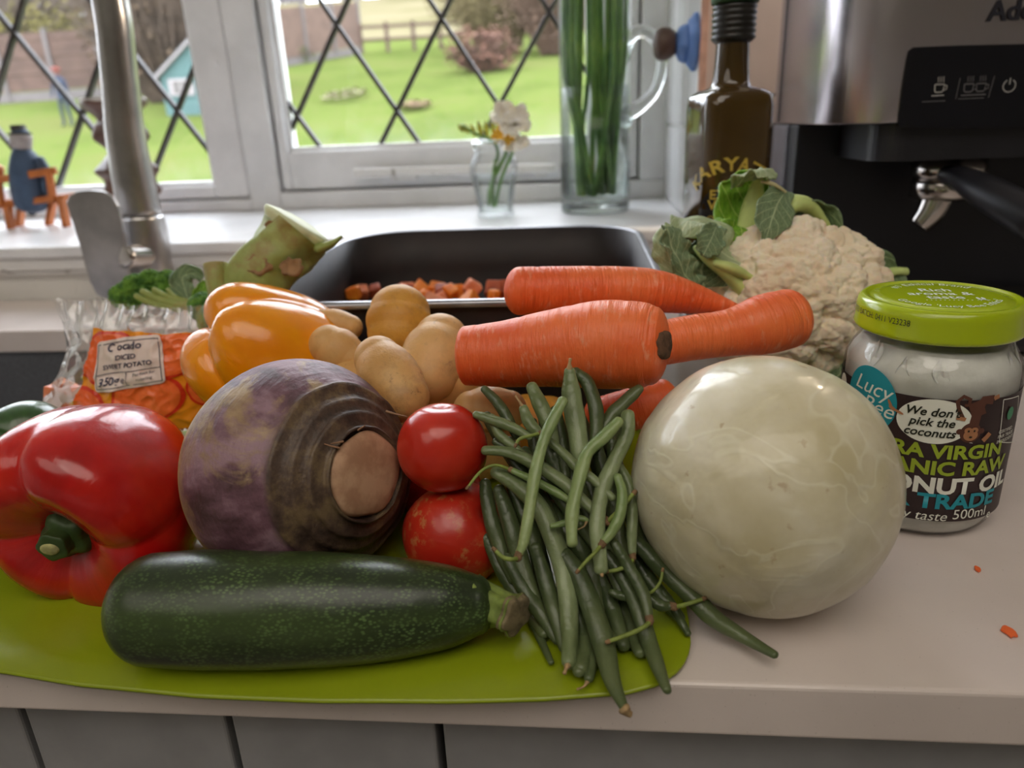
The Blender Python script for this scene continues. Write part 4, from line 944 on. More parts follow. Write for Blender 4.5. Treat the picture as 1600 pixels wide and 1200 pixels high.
m_cr = skin_mat('pale_brown_cut_flesh', .6, .1); m_cr.col(m_cr.ramp(m_cr.noise(120, m_cr.vec('sc')), [(.38, lin(176, 134, 104)), (.62, lin(204, 164, 132))])); m_cr.bump(m_cr.noise(300), .4, .0006); m_cr = m_cr.m
cl_ = .40*swR
g = lathe_geo([(0, .87*swR), (cl_*.90, .87*swR), (cl_*.93, .90*swR), (cl_*.86, .93*swR), (cl_*.6, .95*swR), (0, .955*swR)], sw_c, seg=60, axis=swA, fn=lambda a, h: 1+.05*math.sin(2*a+1)+.03*math.sin(5*a)); mk('cut_crown', g[0], g[1], m_cr, sw, sc=g[2])
m_rt = plain('dry_rootlet', lin(150, 112, 84), .9)
for px, py, dx, dy in ((604, 643, 30, 10), (530, 700, -22, -8), (536, 690, -18, 4), (560, 672, 10, -9)):
    a = at(px, py, t=.2815); loft('rootlet', [a, a+RT*dx*.00013-UP*dy*.0001-FW*.001, a+RT*dx*.00026-UP*dy*.0002], [.0005, .0003, .0002], m_rt, sw, n=8, seg=6)

# --- white cabbage
cbC = at(1189, 755, t=.2855); cbR = .0502
m_cb = skin_mat('white_cabbage_leaf', .30, .2, Coat_Weight=.3); m_cb.b.inputs['Subsurface Radius'].default_value = (.006, .006, .003)
v = m_cb.vec(); n1 = m_cb.noise(22, v, 5); n2 = m_cb.noise(60, v, 5, .5, 1.0)
c_ = m_cb.ramp(n1, [(.38, lin(200, 190, 152)), (.5, lin(214, 206, 176)), (.62, lin(228, 222, 200))])
vein = m_cb.mask(m_cb.math('ABSOLUTE', m_cb.math('SUBTRACT', m_cb.noise(26, v, 2, .5, 1.5), .5)), .025, .004)
c_ = m_cb.mix(m_cb.math('MULTIPLY', vein, .35), c_, lin(238, 236, 214))
spot = m_cb.mask(m_cb.noise(130, v, 3), .67, .72); c_ = m_cb.mix(m_cb.math('MULTIPLY', spot, .5), c_, lin(170, 140, 92))
m_cb.col(c_); m_cb.bump(vein, .10, .0008); m_cb.bump(m_cb.noise(34, v, 3, .5, .6), .45, .004); m_cb.bump(m_cb.noise(300, v, 3), .06, .0006); m_cb = m_cb.m
dirs, tf = sphere_dirs(6)
def camdir(x, y):   # direction on the ball seen at offset x right, y up (unit radius)
    z = math.sqrt(max(0, 1-x*x-y*y)); return (RT*x+UP*y-FW*z).normalized()
veinb = camdir(-.55, -.95)
def cab_r(d):
    r = 1+.014*pn(d*1.7+V3((3, 1, 2)))+.006*pn(d*5)
    # overlapping leaf edges as small steps
    for dd, c, am, fr in ((camdir(-.75, -.62), .78, .012, 3.0), (camdir(.9, .3), .52, .007, 2.0), (camdir(-.2, .97), .62, .006, 2.3)):
        q = d.dot(dd)-c+.05*pn(d*fr+dd*4); r -= am*(1/(1+math.exp(-q*90)))
    # ribs running up from the base
    a = math.atan2(d.cross(veinb).dot(RT), d.cross(veinb).dot(UP))
    r += .0035*max(0, math.cos(a*7+2.2*pn(d*2.2)))**10*(1-max(0, d.dot(veinb))**3)
    dn = max(0, -d.dot(V3((0, 0, 1)))); r += .02*dn**6
    return r*cbR
o = mk('white_cabbage', [cbC+d*cab_r(d) for d in dirs], tf, m_cb); tag(o, 'round pale white cabbage standing on the worktop right of the beans', 'cabbage')

# --- cauliflower
cfC = at(1238, 474, t=.452); cfR = .0500
cf = thing('cauliflower', (cfC.x, cfC.y, .002), 'creamy cauliflower with curled green leaves behind the carrots', 'cauliflower')
m_curd = skin_mat('cream_curd', .75, .4); m_curd.col(m_curd.ramp(m_curd.noise(30, detail=5), [(.38, lin(230, 212, 184)), (.6, lin(244, 230, 206)), (.8, lin(246, 234, 214))])); m_curd.bump(m_curd.vor(420), .35, .0012); m_curd.bump(m_curd.noise(900), .2, .0006); m_curd = m_curd.m
d7, f7 = sphere_dirs(7)
def vb_(p, s):
    dist, _ = voronoi(p*s); d = dist[0]; return math.sqrt(max(0, 1-min(1, d*1.22)**2))
def curd(d):
    w = d+V3((pn(d*3), pn(d*3+V3((5, 5, 5))), pn(d*3+V3((9, 1, 4)))))*.10
    return .80+.20*vb_(w, 2.9)+.085*vb_(w, 7.0)+.036*vb_(d, 17)
ku = [i for i, d in enumerate(d7) if d.z > -.75]
vts = []
for d in d7:
    r = curd(d) if d.dot(FW) < .45 else .95
    p = d*r*cfR; p.z *= .98; vts.append(cfC+V3((p.x*1.08, p.y*.95, p.z)))
mk('curd', vts, f7, m_curd, cf)
def leaf_mat(name, a, b, vc, rough=.5):
    n = skin_mat(name, rough, .15); v = n.vec('sc')
    X = n.xyz(v); s = X[0]; k = n.math('ABSOLUTE', X[1])
    col = n.ramp(n.noise(14, v, 4), [(.38, a), (.62, b)])
    side = n.math('ABSOLUTE', n.math('SUBTRACT', n.math('FRACT', n.math('MULTIPLY', n.math('SUBTRACT', s, n.math('MULTIPLY', k, .30)), 6.0)), .5))
    ve = n.math('MAXIMUM', n.mask(side, .05, .015), n.mask(k, .06, .02))
    ve2 = n.mask(n.vor(16, v, 'DISTANCE_TO_EDGE'), .05, .01)
    n.col(n.mix(n.math('MAXIMUM', ve, n.math('MULTIPLY', ve2, .35)), col, vc)); n.bump(ve, .3, .0008); n.bump(n.noise(12, v, 4), .5, .003)
    return n.m
m_lfd = leaf_mat('dusty_green_leaf', lin(92, 116, 78), lin(122, 144, 104), lin(176, 192, 150))
m_lfb = leaf_mat('bright_green_leaf', lin(96, 148, 28), lin(130, 178, 44), lin(190, 216, 110))
m_lfp = leaf_mat('pale_grey_green_leaf', lin(150, 170, 126), lin(178, 192, 148), lin(210, 220, 184))
m_rib = plain('pale_leaf_rib', lin(190, 206, 126), .5, .12, 60, .1)
def leaf(name, pts, ws, nh, cup, mat, parent, rip=.002, seed=0, nu=36, nv=21, th=.0009, curl=0):
    """pts: midrib, ws: half widths, nh: direction the inner face looks, cup: bending of the sides towards it"""
    P = [tuple(p) for p in pts]; v, sc = [], []
    for i in range(nu):
        s = i/(nu-1); c = V3(cr_(P, s)); d = (V3(cr_(P, min(1, s+.02)))-V3(cr_(P, max(0, s-.02)))).normalized()
        w = cr_([(x,) for x in ws], s)[0]; sd = d.cross(V3(nh)).normalized(); n = sd.cross(d).normalized()
        for j in range(nv):
            k = j/(nv-1)*2-1; an = cup*abs(k)
            x = w*k*(math.sin(an)/an if an > 1e-4 else 1); h = w*abs(k)*((1-math.cos(an))/an if an > 1e-4 else 0)
            e = abs(k)**2
            ww = rip*e*(math.sin(s*17+seed+k*2)+.6*math.sin(s*31+seed*2))+rip*.8*pn(V3((s*5+seed, k*2, seed)))
            v.append(c+sd*(x+rip*.5*e*math.sin(s*23+seed))+n*(h+ww)); sc.append((s, k, 0))
    f = [(i*nv+j, (i+1)*nv+j, (i+1)*nv+j+1, i*nv+j+1) for i in range(nu-1) for j in range(nv-1)]
    o = mk(name, v, f, mat, parent, sc=sc); solid(o, th); return o
T = lambda x, y, t: at(x, y, t=t)
# tall centre leaf folding over at the top
leaf('leaf', [T(1185, 440, .44), T(1172, 390, .452), T(1165, 335, .462), T(1172, 292, .462), T(1186, 272, .452)], [.010, .022, .024, .020, .010], -FW, .75, m_lfb, cf, .0016, 1)
leaf('leaf', [T(1150, 292, .456), T(1168, 272, .444), T(1190, 266, .438), T(1205, 280, .436)], [.004, .0105, .012, .009], (-FW*.4+UP), -.5, m_lfp, cf, .0014, 2, nu=20)
leaf('leaf', [T(1228, 298, .440), T(1215, 318, .430), T(1205, 345, .426), T(1196, 376, .424)], [.004, .0105, .011, .002], -FW, .35, m_lfd, cf, .001, 3, nu=24)
loft('leaf_rib', [T(1176, 420, .440), T(1172, 375, .447), T(1176, 325, .455), T(1186, 282, .450)], [.006, .0085, .007, .003], m_rib, cf, n=20, seg=14, flat=.5)
loft('leaf_rib', [T(1190, 284, .435), T(1208, 288, .433), T(1228, 300, .434)], [.0008, .0013, .0006], plain('dry_leaf_edge', lin(196, 186, 140), .8), cf, n=10, seg=8)
# left curled leaves
leaf('leaf', [T(1172, 425, .430), T(1130, 395, .430), T(1108, 358, .432), T(1078, 345, .428), T(1062, 372, .420)], [.010, .014, .013, .012, .006], (UP*.8-FW*.5), -.7, m_lfp, cf, .0022, 4)
leaf('leaf', [T(1180, 425, .436), T(1150, 400, .438), T(1120, 372, .440), T(1100, 352, .446)], [.012, .016, .015, .008], (UP*.5-FW), .6, m_lfb, cf, .002, 5)
leaf('leaf', [T(1088, 450, .420), T(1068, 425, .417), T(1052, 390, .416), T(1040, 355, .418)], [.006, .009, .010, .006], (-FW+RT*.6), .9, m_lfd, cf, .002, 6)
leaf('leaf', [T(1060, 436, .423), T(1046, 405, .423), T(1042, 375, .424), T(1052, 352, .428)], [.003, .008, .008, .004], (UP*.3-FW-RT*.3), -.6, m_lfp, cf, .0018, 7)
leaf('leaf', [T(1120, 352, .425), T(1108, 380, .417), T(1098, 400, .415)], [.004, .009, .003], -FW, .5, m_lfd, cf, .0016, 8, nu=18)
leaf('leaf', [T(1100, 450, .432), T(1096, 420, .434), T(1110, 395, .438)], [.014, .018, .010], -FW, .4, m_lfd, cf, .002, 9, nu=18)
loft('leaf_rib', [T(1175, 470, .428), T(1140, 430, .424), T(1108, 405, .424), T(1088, 388, .428)], [.0085, .0075, .006, .003], m_rib, cf, n=20, seg=14, flat=.6)
loft('leaf_rib', [T(1175, 435, .420), T(1145, 420, .417), T(1120, 412, .419)], [.003, .0055, .004], m_rib, cf, n=14, seg=12, flat=.6)
# right leaf hugging the back of the curd, stub, low leaves
leaf('leaf', [T(1228, 350, .448), T(1250, 322, .450), T(1278, 332, .455), T(1296, 370, .458), T(1330, 412, .462)], [.007, .011, .012, .012, .006], (FW*-.3-UP), .5, m_lfd, cf, .001, 10)
loft('leaf_rib', [T(1222, 335, .444), T(1240, 318, .444), T(1262, 322, .447), T(1284, 345, .450), T(1302, 372, .453)], [.006, .0085, .0075, .005, .003], m_rib, cf, n=20, seg=14, flat=.6)
leaf('leaf', [T(1330, 400, .478), T(1368, 420, .480), T(1388, 460, .480), T(1380, 500, .478)], [.008, .012, .012, .008], (-UP*.2-FW), .5, m_lfd, cf, .0015, 11)
loft('leaf_rib', [T(1372, 432, .478), T(1396, 424, .478), T(1416, 424, .478)], [.0055, .0045, .0042], m_rib, cf, n=10, seg=12, flat=.6, cap1=.05)
leaf('leaf', [T(1220, 560, .43), T(1265, 590, .42), T(1305, 590, .42), T(1330, 560, .425)], [.008, .014, .013, .006], (UP-FW*.4), .5, m_lfd, cf, .002, 12)
leaf('leaf', [T(1180, 640, .44), T(1240, 640, .44), T(1300, 610, .44), T(1330, 560, .45)], [.012, .02, .02, .012], (-FW), .3, m_lfd, cf, .002, 13)
loft('stalk', [(cfC.x, cfC.y, .004), (cfC.x, cfC.y, .03)], [.022, .026], m_rib, cf, n=8, seg=24)

# --- potatoes
def potato_mat(name, a, b, c):
    n = skin_mat(name, .5, .12); v = n.vec('sc')
    base = n.ramp(n.noise(28, v, 5), [(.38, a), (.62, b)]); sp = n.mask(n.noise(190, v, 6, .7), .60, .66); sp2 = n.mask(n.noise(40, v, 7, .7), .52, .66)
    n.col(n.mix(n.math('MULTIPLY', sp, n.math('ADD', .35, n.math('MULTIPLY', sp2, .5))), n.mix(n.math('MULTIPLY', sp2, .4), base, c), c)); n.bump(n.noise(240, v, 5), .6, .0007); n.bump(n.noise(40, v, 3), .4, .002); return n.m
m_po = [potato_mat('golden_potato_skin', lin(196, 138, 48), lin(216, 160, 66), lin(150, 108, 60)), potato_mat('earthy_potato_skin', lin(200, 152, 88), lin(218, 176, 112), lin(120, 84, 58)), potato_mat('pale_potato_skin', lin(206, 160, 98), lin(222, 180, 120), lin(168, 130, 92))]
def potato(p0, p1, w, mat, label, seed, eyes=(), flat=1.0, group=None):
    p0 = V3(p0); p1 = V3(p1)
    def fn(s, a, p):
        r = 1+.05*pn(p*28+V3((seed, 0, 0)))
        for ex, q in eyes: d = (p-ex).length; r -= q*math.exp(-(d/.0028)**2)
        return r
    d = (p1-p0); k = min(1, d.length/w/1.5)
    o = loft('potato', [p0, p0+d*.3, p0+d*.65, p1], [w*(1-.18*k), w, w, w*(1-.14*k)], mat, None, n=34, seg=40, fn=fn, cap0=.92, cap1=.92, capn=10, flat=flat)
    return tag(o, label, 'potato', group)
TT = lambda x, y, t: at(x, y, t=t)
pp = lambda px, t: px*t/F
potato(TT(590, 560, .352), TT(632, 622, .338), pp(46, .345), m_po[1], 'speckled oblong potato leaning in front of the others, right of the yellow pepper', 1, [(TT(592, 540, .335), .06)])
potato(TT(625, 488, .412), TT(622, 520, .408), pp(51, .41), m_po[0], 'smooth golden potato standing upright, topmost of the potatoes', 2, [(TT(632, 452, .397), .12), (TT(645, 461, .395), .10)])
potato(TT(690, 530, .392), TT(668, 590, .378), pp(52, .385), m_po[2], 'broad pale potato touching the cut tip of the front carrot', 3, [(TT(650, 512, .372), .05)])
potato(TT(504, 502, .425), TT(548, 512, .425), pp(23, .425), m_po[2], 'flat tan potato farthest back, lying against the dark tin', 4)
potato(TT(512, 538, .40), TT(545, 560, .40), pp(36, .40), m_po[2], 'pale potato wedged between the yellow pepper and the speckled potato', 5)
potato(TT(735, 640, .36), TT(795, 640, .365), pp(36, .36), m_po[2], 'shaded potato peeping out beneath the front carrot', 6)
potato(TT(600, 660, .40), TT(650, 690, .40), pp(44, .40), m_po[1], 'shaded potato glimpsed between the swede and the top tomato', 7)
for i, (x, y, z, w) in enumerate(((-.150, .150, .022, .021), (-.105, .168, .021, .020), (-.062, .150, .022, .021), (-.098, .125, .020, .019), (-.135, .187, .024, .020), (-.085, .196, .024, .021), (-.030, .175, .021, .020), (-.115, .160, .056, .018), (-.080, .150, .058, .017))):
    potato((x-.010, y-.004, z), (x+.010, y+.004, z), w, m_po[i % 3], 'potato buried at the bottom of the heap behind the swede', 20+i, group='buried potatoes')

# --- carrots
def carrot_mat(name, a, b):
    n = skin_mat(name, .42, .15); v = n.vec('sc')
    ring = n.noise(60, n.vec('sc', (3.2, .35, .35)), 5, .6); sk = n.mask(n.noise(150, n.vec('sc', (1.8, .6, .6)), 6, .7), .56, .70)
    c = n.ramp(n.noise(24, v, 4), [(.38, a), (.62, b)]); n.col(n.mix(n.math('MULTIPLY', sk, .45), c, lin(252, 190, 156))); n.bump(ring, 1.0, .0022); n.bump(n.noise(300, v, 4), .5, .0007); return n.m
m_ca = carrot_mat('orange_carrot_skin', lin(236, 98, 42), lin(248, 124, 66)); m_scar = plain('dark_carrot_crown', lin(92, 66, 48), .9, .4, 260, .8)
def carrot(pts, rad, label, scar=None, cap0=.35, cap1=.55, seed=0, base=None):
    c = thing('carrot', pts[len(pts)//2]-V3((0, 0, rad[len(pts)//2])), label, 'carrot')
    def fn(s, a, p): return 1+.03*pn(p*22+V3((seed, 0, 0)))-.018*max(0, math.sin(s*38+seed+1.5*math.sin(a+seed)))**14
    loft('skin', pts, rad, m_ca, c, n=64, seg=44, fn=fn, cap0=cap0, cap1=cap1, capn=8)
    if scar:
        p, n_, r = scar; g = lathe_geo([(r, -.001), (r, .0003), (r*.7, .0007), (0, .0003)], p, seg=28, axis=n_, fn=lambda a, h: 1+.18*pn(V3((math.cos(a)*2, math.sin(a)*2, 1)))); mk('crown_scar', g[0], g[1], m_scar, c)
    return c
cr1 = [TT(728, 556, .333), TT(790, 553, .330), TT(860, 545, .326), TT(940, 539, .321), TT(1000, 540, .317), TT(1020, 541, .3155)]
ca_ = (cr1[-1]-cr1[-3]).normalized(); cn_ = (-FW+ca_*ca_.dot(FW)).normalized(); cq_ = cr1[-1]+ca_*.0168*.42*.80+cn_*.0168*.62
carrot(cr1, [pp(48, .325), pp(53, .325), pp(60, .325), pp(68, .324), pp(66, .324), pp(60, .324)], 'thick front carrot with a dark crown scar, lying on the beans', cap0=.30, cap1=.42, seed=1,
       scar=(cq_, ca_*.86+cn_*.40, .0060))
cr2 = [TT(812, 455, .385), TT(870, 455, .387), TT(950, 453, .389), TT(1020, 455, .391), TT(1080, 466, .393), TT(1135, 480, .395), TT(1175, 492, .398)]
carrot(cr2, [pp(38, .385), pp(39, .386), pp(37, .388), pp(34, .39), pp(25, .392), pp(13, .394), pp(5, .396)], 'rear carrot tapering to the right over the tin rim', cap0=.65, cap1=.8, seed=2)
cr3 = [TT(1232, 498, .372), TT(1190, 508, .368), TT(1140, 520, .366), TT(1080, 528, .364), TT(1010, 540, .362), TT(950, 548, .362)]
carrot(cr3, [pp(46, .372), pp(46, .37), pp(37, .366), pp(36, .364), pp(34, .362), pp(28, .362)], 'fat ended carrot pointing right towards the cauliflower, behind the front one', cap0=.62, cap1=.6, seed=3)
cr4 = [TT(935, 655, .375), TT(985, 640, .37), TT(1040, 625, .37)]
carrot(cr4, [pp(34, .37)]*3, 'shaded carrot glimpsed beneath the front carrot beside the cabbage', cap0=.6, cap1=.6, seed=4)

# --- tomatoes
m_to = skin_mat('red_tomato_skin', .24, .12, Coat_Weight=.25); v = m_to.vec('sc')
m_to.col(m_to.mix(m_to.math('MULTIPLY', m_to.mask(m_to.noise(1.3, m_to.vec('gen'), 4), .58, .72), .35), m_to.ramp(m_to.noise(30, v), [(.38, lin(184, 34, 20)), (.62, lin(204, 50, 28))]), lin(196, 120, 60)))
m_to.bump(m_to.noise(30, v), .1, .002); m_to = m_to.m
m_to2 = skin_mat('netted_tomato_skin', .3, .12, Coat_Weight=.2); v = m_to2.vec('sc')
m_to2.col(m_to2.mix(m_to2.math('MULTIPLY', m_to2.math('MULTIPLY', m_to2.mask(m_to2.noise(180, v, 6, .7), .52, .62), m_to2.mask(m_to2.noise(26, v, 3), .48, .6)), .7), m_to2.ramp(m_to2.noise(24, v), [(.38, lin(176, 32, 22)), (.62, lin(196, 50, 30))]), lin(196, 140, 84)))
m_to2.bump(m_to2.noise(30, v), .1, .002); m_to2 = m_to2.m
def tomato(c, r, mat, label, ax, seed):
    prof = dense([(0, .80), (.25, .86), (.55, .78), (.85, .50), (1, .05), (.92, -.42), (.62, -.78), (.3, -.92), (0, -.93)], 60)
    g = lathe_geo([(abs(a)*r, b*r*1.06) for a, b in prof], c, seg=64, axis=ax, fn=lambda a, h: 1+.018*math.cos(3*a+seed)+.015*math.cos(5*a+seed*2))
    return tag(mk('tomato', g[0], g[1], mat, None, sc=g[2]), label, 'tomato')
tomato(TT(692, 697, .305), pp(70, .305), m_to, 'smooth orange red tomato resting on top of the other tomato', UP*.9-FW*.2, 1)
tomato(TT(713, 833, .3165), pp(81, .3165), m_to2, 'larger red tomato with tan netting marks behind the courgette', UP*.5+RT*.6-FW*.6, 2)
tomato(TT(694, 772, .352), pp(62, .352), m_to, 'red tomato mostly hidden behind the two stacked tomatoes', UP, 3)

# --- green beans
m_be = []
for nm, a, b in (('green_bean_skin', (98, 112, 70), (142, 156, 114)), ('dark_green_bean_skin', (66, 80, 48), (96, 108, 70)), ('light_green_bean_skin', (112, 136, 78), (146, 164, 108))):
    n = skin_mat(nm, .33, .08); v = n.vec('sc'); n.col(n.ramp(n.noise(60, n.vec('sc', (.5, 1, 1)), 5), [(.38, lin(*a)), (.62, lin(*b))])); n.bump(n.noise(420, v, 4), .5, .0005); n.bump(n.noise(110, v, 3), .6, .0012); m_be.append(n.m)
m_bst = plain('bean_stalk', lin(128, 144, 66), .6, .2, 200, .2); m_nod = plain('brown_bean_node', lin(128, 100, 70), .85, .3, 400, .6); m_tip = plain('dry_bean_tip', lin(168, 140, 100), .85, .25, 300)
ZS = [(560, .095), (600, .085), (700, .064), (800, .045), (900, .026), (1000, .012), (1118, .006), (1140, .006)]
def zs(py):
    for (a, za), (b, zb_) in zip(ZS, ZS[1:]):
        if py <= b: return za+(zb_-za)*max(0, (py-a))/(b-a)
    return .006
def bp(px, py, lay, r):
    p = at(px, py, z=zs(py)); t = (p-CAM).dot(FW)+lay*.0075; q = at(px, py, t=t)
    if q.z < r+.003: q = at(px, py, z=r+.003)
    return q
def bean(pts, w, lay, label, mat=0, node=None, stalk=None, tip=None, group=None, taper=(.75, .7), seed=0, lift=0):
    W_ = w*(1.34 if group else 1.17)*.000247/2; n = len(pts); P = [bp(x, y, lay, W_) for x, y in pts]
    if lift: P = [q+V3((0, 0, lift*math.sin(PI*i/(n-1)))) for i, q in enumerate(P)]
    b = thing('green_bean', min(P, key=lambda q: q.z)-V3((0, 0, W_)), label, 'green bean', group)
    rad = [W_*(taper[0]+(1-taper[0])*min(1, 3.0*i/(n-1)) if i < (n-1)/2 else taper[1]+(1-taper[1])*min(1, 3.0*(n-1-i)/(n-1))) for i in range(n)]
    def fn(s, a, p): return (1+.07*math.sin(s*26+seed)*abs(math.sin(a+.5)))*(1-.13*max(0, math.cos(a+1.1))**24)*(1+.03*pn(p*90))
    loft('pod', P, rad, m_be[mat], b, n=34, seg=18, fn=fn, cap0=.8, cap1=.8, flat=.86, capn=4)
    if node is not None:       # node at the end given by index 0 / -1 with the stalk beyond
        q = P[node]; e = q+(q-P[1 if node == 0 else -2]).normalized()*W_*.9
        loft('node', [q+(e-q)*.1, e, e+(e-q)*.35], [W_*.66, W_*.62, W_*.4], m_nod, b, n=8, seg=10, fn=lambda s, a, p: 1+.25*pn(p*900))
        if stalk:
            Q = [e]+[bp(x, y, lay-.4, .002) for x, y in stalk]
            loft('stalk', Q, [W_*.34]*(len(Q)-1)+[W_*.30], m_bst, b, n=20, seg=8)
            loft('stalk_end', [Q[-1], Q[-1]+(Q[-1]-Q[-2]).normalized()*.0012], [W_*.36, W_*.30], m_nod, b, n=4, seg=8)
    if tip:
        q = P[0] if tip[0] == 0 else P[-1]; Q = [q]+[bp(x, y, lay-.2, .001) for x, y in tip[1]]
        loft('tip', Q, [W_*.5]+[W_*.18]*(len(Q)-1), m_tip, b, n=12, seg=7)
    return b
B = bean
B([(879, 627), (865, 654), (848, 693), (836, 741), (828, 792), (819, 843), (812, 863)], 17, -1.6, 'slender bean on top whose curled stalk points left over the lower tomato', 2, -1, [(800, 874), (786, 871), (774, 860)], seed=1, taper=(.95, .7))
B([(966, 659), (944, 682), (918, 707), (907, 741), (896, 787), (893, 821), (894, 848)], 19, -1.4, 'pale bent bean on top with an open cut end facing forward', 2, seed=2, taper=(.9, .8))
B([(981, 648), (979, 679), (961, 719), (944, 758), (935, 798), (933, 830), (937, 866), (939, 890)], 21, -.6, 'thick bean with a dry cut end running down the right of the pale bent one', 0, seed=3, taper=(.9, .85), tip=(-1, [(941, 900)]))
B([(850, 682), (879, 707), (901, 730), (930, 752), (957, 778)], 15, -.7, 'bean running down to the right with its hooked stalk at upper left', 0, 0, [(828, 681), (812, 686), (807, 694)], seed=4)
B([(758, 704), (794, 707), (833, 724), (879, 753), (913, 784), (940, 809)], 20, -.2, 'long bean crossing the heap from the top tomato down to a straight yellowish stalk', 0, -1, [(965, 800), (990, 771)], seed=5)
B([(802, 736), (839, 753), (879, 775), (905, 790)], 13, -.1, 'thin bean whose stalk reaches left between the two stacked tomatoes', 2, 0, [(774, 727), (752, 736), (732, 760)], seed=6)
B([(776, 738), (806, 757), (840, 790), (862, 835), (880, 888), (888, 940), (890, 990), (889, 1035)], 29, .4, 'broad flat bean curving down the middle of the heap onto the lime mat', 0, seed=7, tip=(-1, [(885, 1044), (882, 1052)]))
B([(744, 648), (768, 656), (800, 668), (828, 683)], 17, -.1, 'short bean pointing at the top tomato from the upper left of the heap', 0, seed=8)
B([(768, 651), (778, 676), (795, 692), (815, 707)], 14, .1, 'small pointed bean hanging just under the short one at upper left', 0, seed=9)
B([(818, 638), (828, 662), (850, 684)], 18, -.2, 'bean with a white hooked tip at the top left of the heap', 0, tip=(0, [(812, 628), (806, 619)]), seed=10)
B([(831, 604), (843, 630), (857, 662), (866, 695)], 23, .2, 'stout bean standing up left of the tallest bean', 0, seed=11)
B([(890, 580), (893, 617), (901, 668), (908, 718)], 28, -.2, 'tallest upright bean with a thin tip against the front carrot', 0, tip=(0, [(890, 569), (891, 561)]), taper=(.55, .9), seed=12)
B([(899, 582), (917, 598), (930, 635), (932, 673), (926, 702)], 24, .3, 'curved upright bean just right of the tallest one', 1, seed=13)
B([(757, 608), (777, 629), (794, 655), (806, 682)], 17, .8, 'dim bean under the front carrot above the top tomato', 1, seed=14)
B([(998, 608), (970, 634), (945, 664), (930, 700)], 22, .9, 'dark bean slanting out from under the carrot next to the cabbage', 1, seed=15)
B([(969, 730), (983, 758), (988, 800), (987, 835), (988, 864)], 16, .2, 'narrow glossy bean hugging the left side of the cabbage', 0, -1, [(984, 882), (966, 890), (950, 893)], seed=16)
B([(965, 745), (972, 770), (969, 803), (957, 829), (944, 846)], 15, -.9, 'bean on top whose long stalk drops left beside the dry cut end', 2, -1, [(930, 863), (917, 876), (904, 891)], seed=17)
B([(862, 822), (880, 818), (904, 810), (917, 813)], 10, -.5, 'little loose bean stub behind the open cut end', 2, seed=18, tip=(-1, [(912, 823), (900, 828)]))
B([(985, 838), (1012, 865), (1040, 893), (1080, 930), (1113, 964), (1158, 993), (1210, 1023)], 27, 1.2, 'very long bean sticking out under the cabbage onto the bare worktop', 1, seed=19, taper=(.8, .42))
B([(882, 868), (907, 905), (928, 960), (944, 1010), (956, 1062), (976, 1108)], 30, .3, 'broad bean hanging farthest forward over the worktop edge', 1, seed=20, taper=(.8, .35), tip=(-1, [(984, 1118), (985, 1113)]))
B([(948, 867), (972, 900), (996, 948), (1014, 1003), (1029, 1045), (1042, 1078)], 23, .5, 'bean reaching the right corner of the mat with a blunt cut tip', 1, seed=21, taper=(.8, .5))
B([(960, 849), (987, 894), (1006, 930), (1013, 962)], 17, -.2, 'bean with a brown stalk swept left low over the mat', 1, -1, [(1006, 980), (985, 990), (952, 1002)], seed=22)
B([(900, 942), (912, 990), (923, 1030), (920, 1060)], 17, 1.0, 'bean with a thin tail curling left at the edge of the mat', 1, seed=23, tip=(-1, [(913, 1072), (902, 1077)]))
B([(837, 855), (852, 905), (868, 960), (882, 1012)], 22, .9, 'bean with a frayed pale end left of the broad middle bean', 1, seed=24, tip=(-1, [(884, 1022), (883, 1036), (884, 1048)]))
B([(793, 872), (820, 922), (848, 962), (872, 1000)], 22, 1.4, 'dark bean emerging beside the courgette stalk', 1, seed=25)
B([(822, 955), (843, 996), (861, 1035)], 11, 2.4, 'thinnest bean lying on the mat right of the courgette stalk', 1, seed=26)
B([(985, 915), (1005, 928), (1030, 945), (1046, 947)], 17, .9, 'short bean with a greenish stalk pointing right under the cabbage', 1, -1, [(1073, 944), (1098, 936)], seed=27)
B([(1036, 925), (1056, 957), (1075, 990)], 13, 2.0, 'small bean end resting at the right corner of the mat', 1, seed=28)
B([(955, 925), (975, 932), (1000, 931)], 13, .6, 'bean with a thin upward curling stalk near the cabbage foot', 1, -1, [(1022, 922), (1032, 908), (1035, 893)], seed=29)
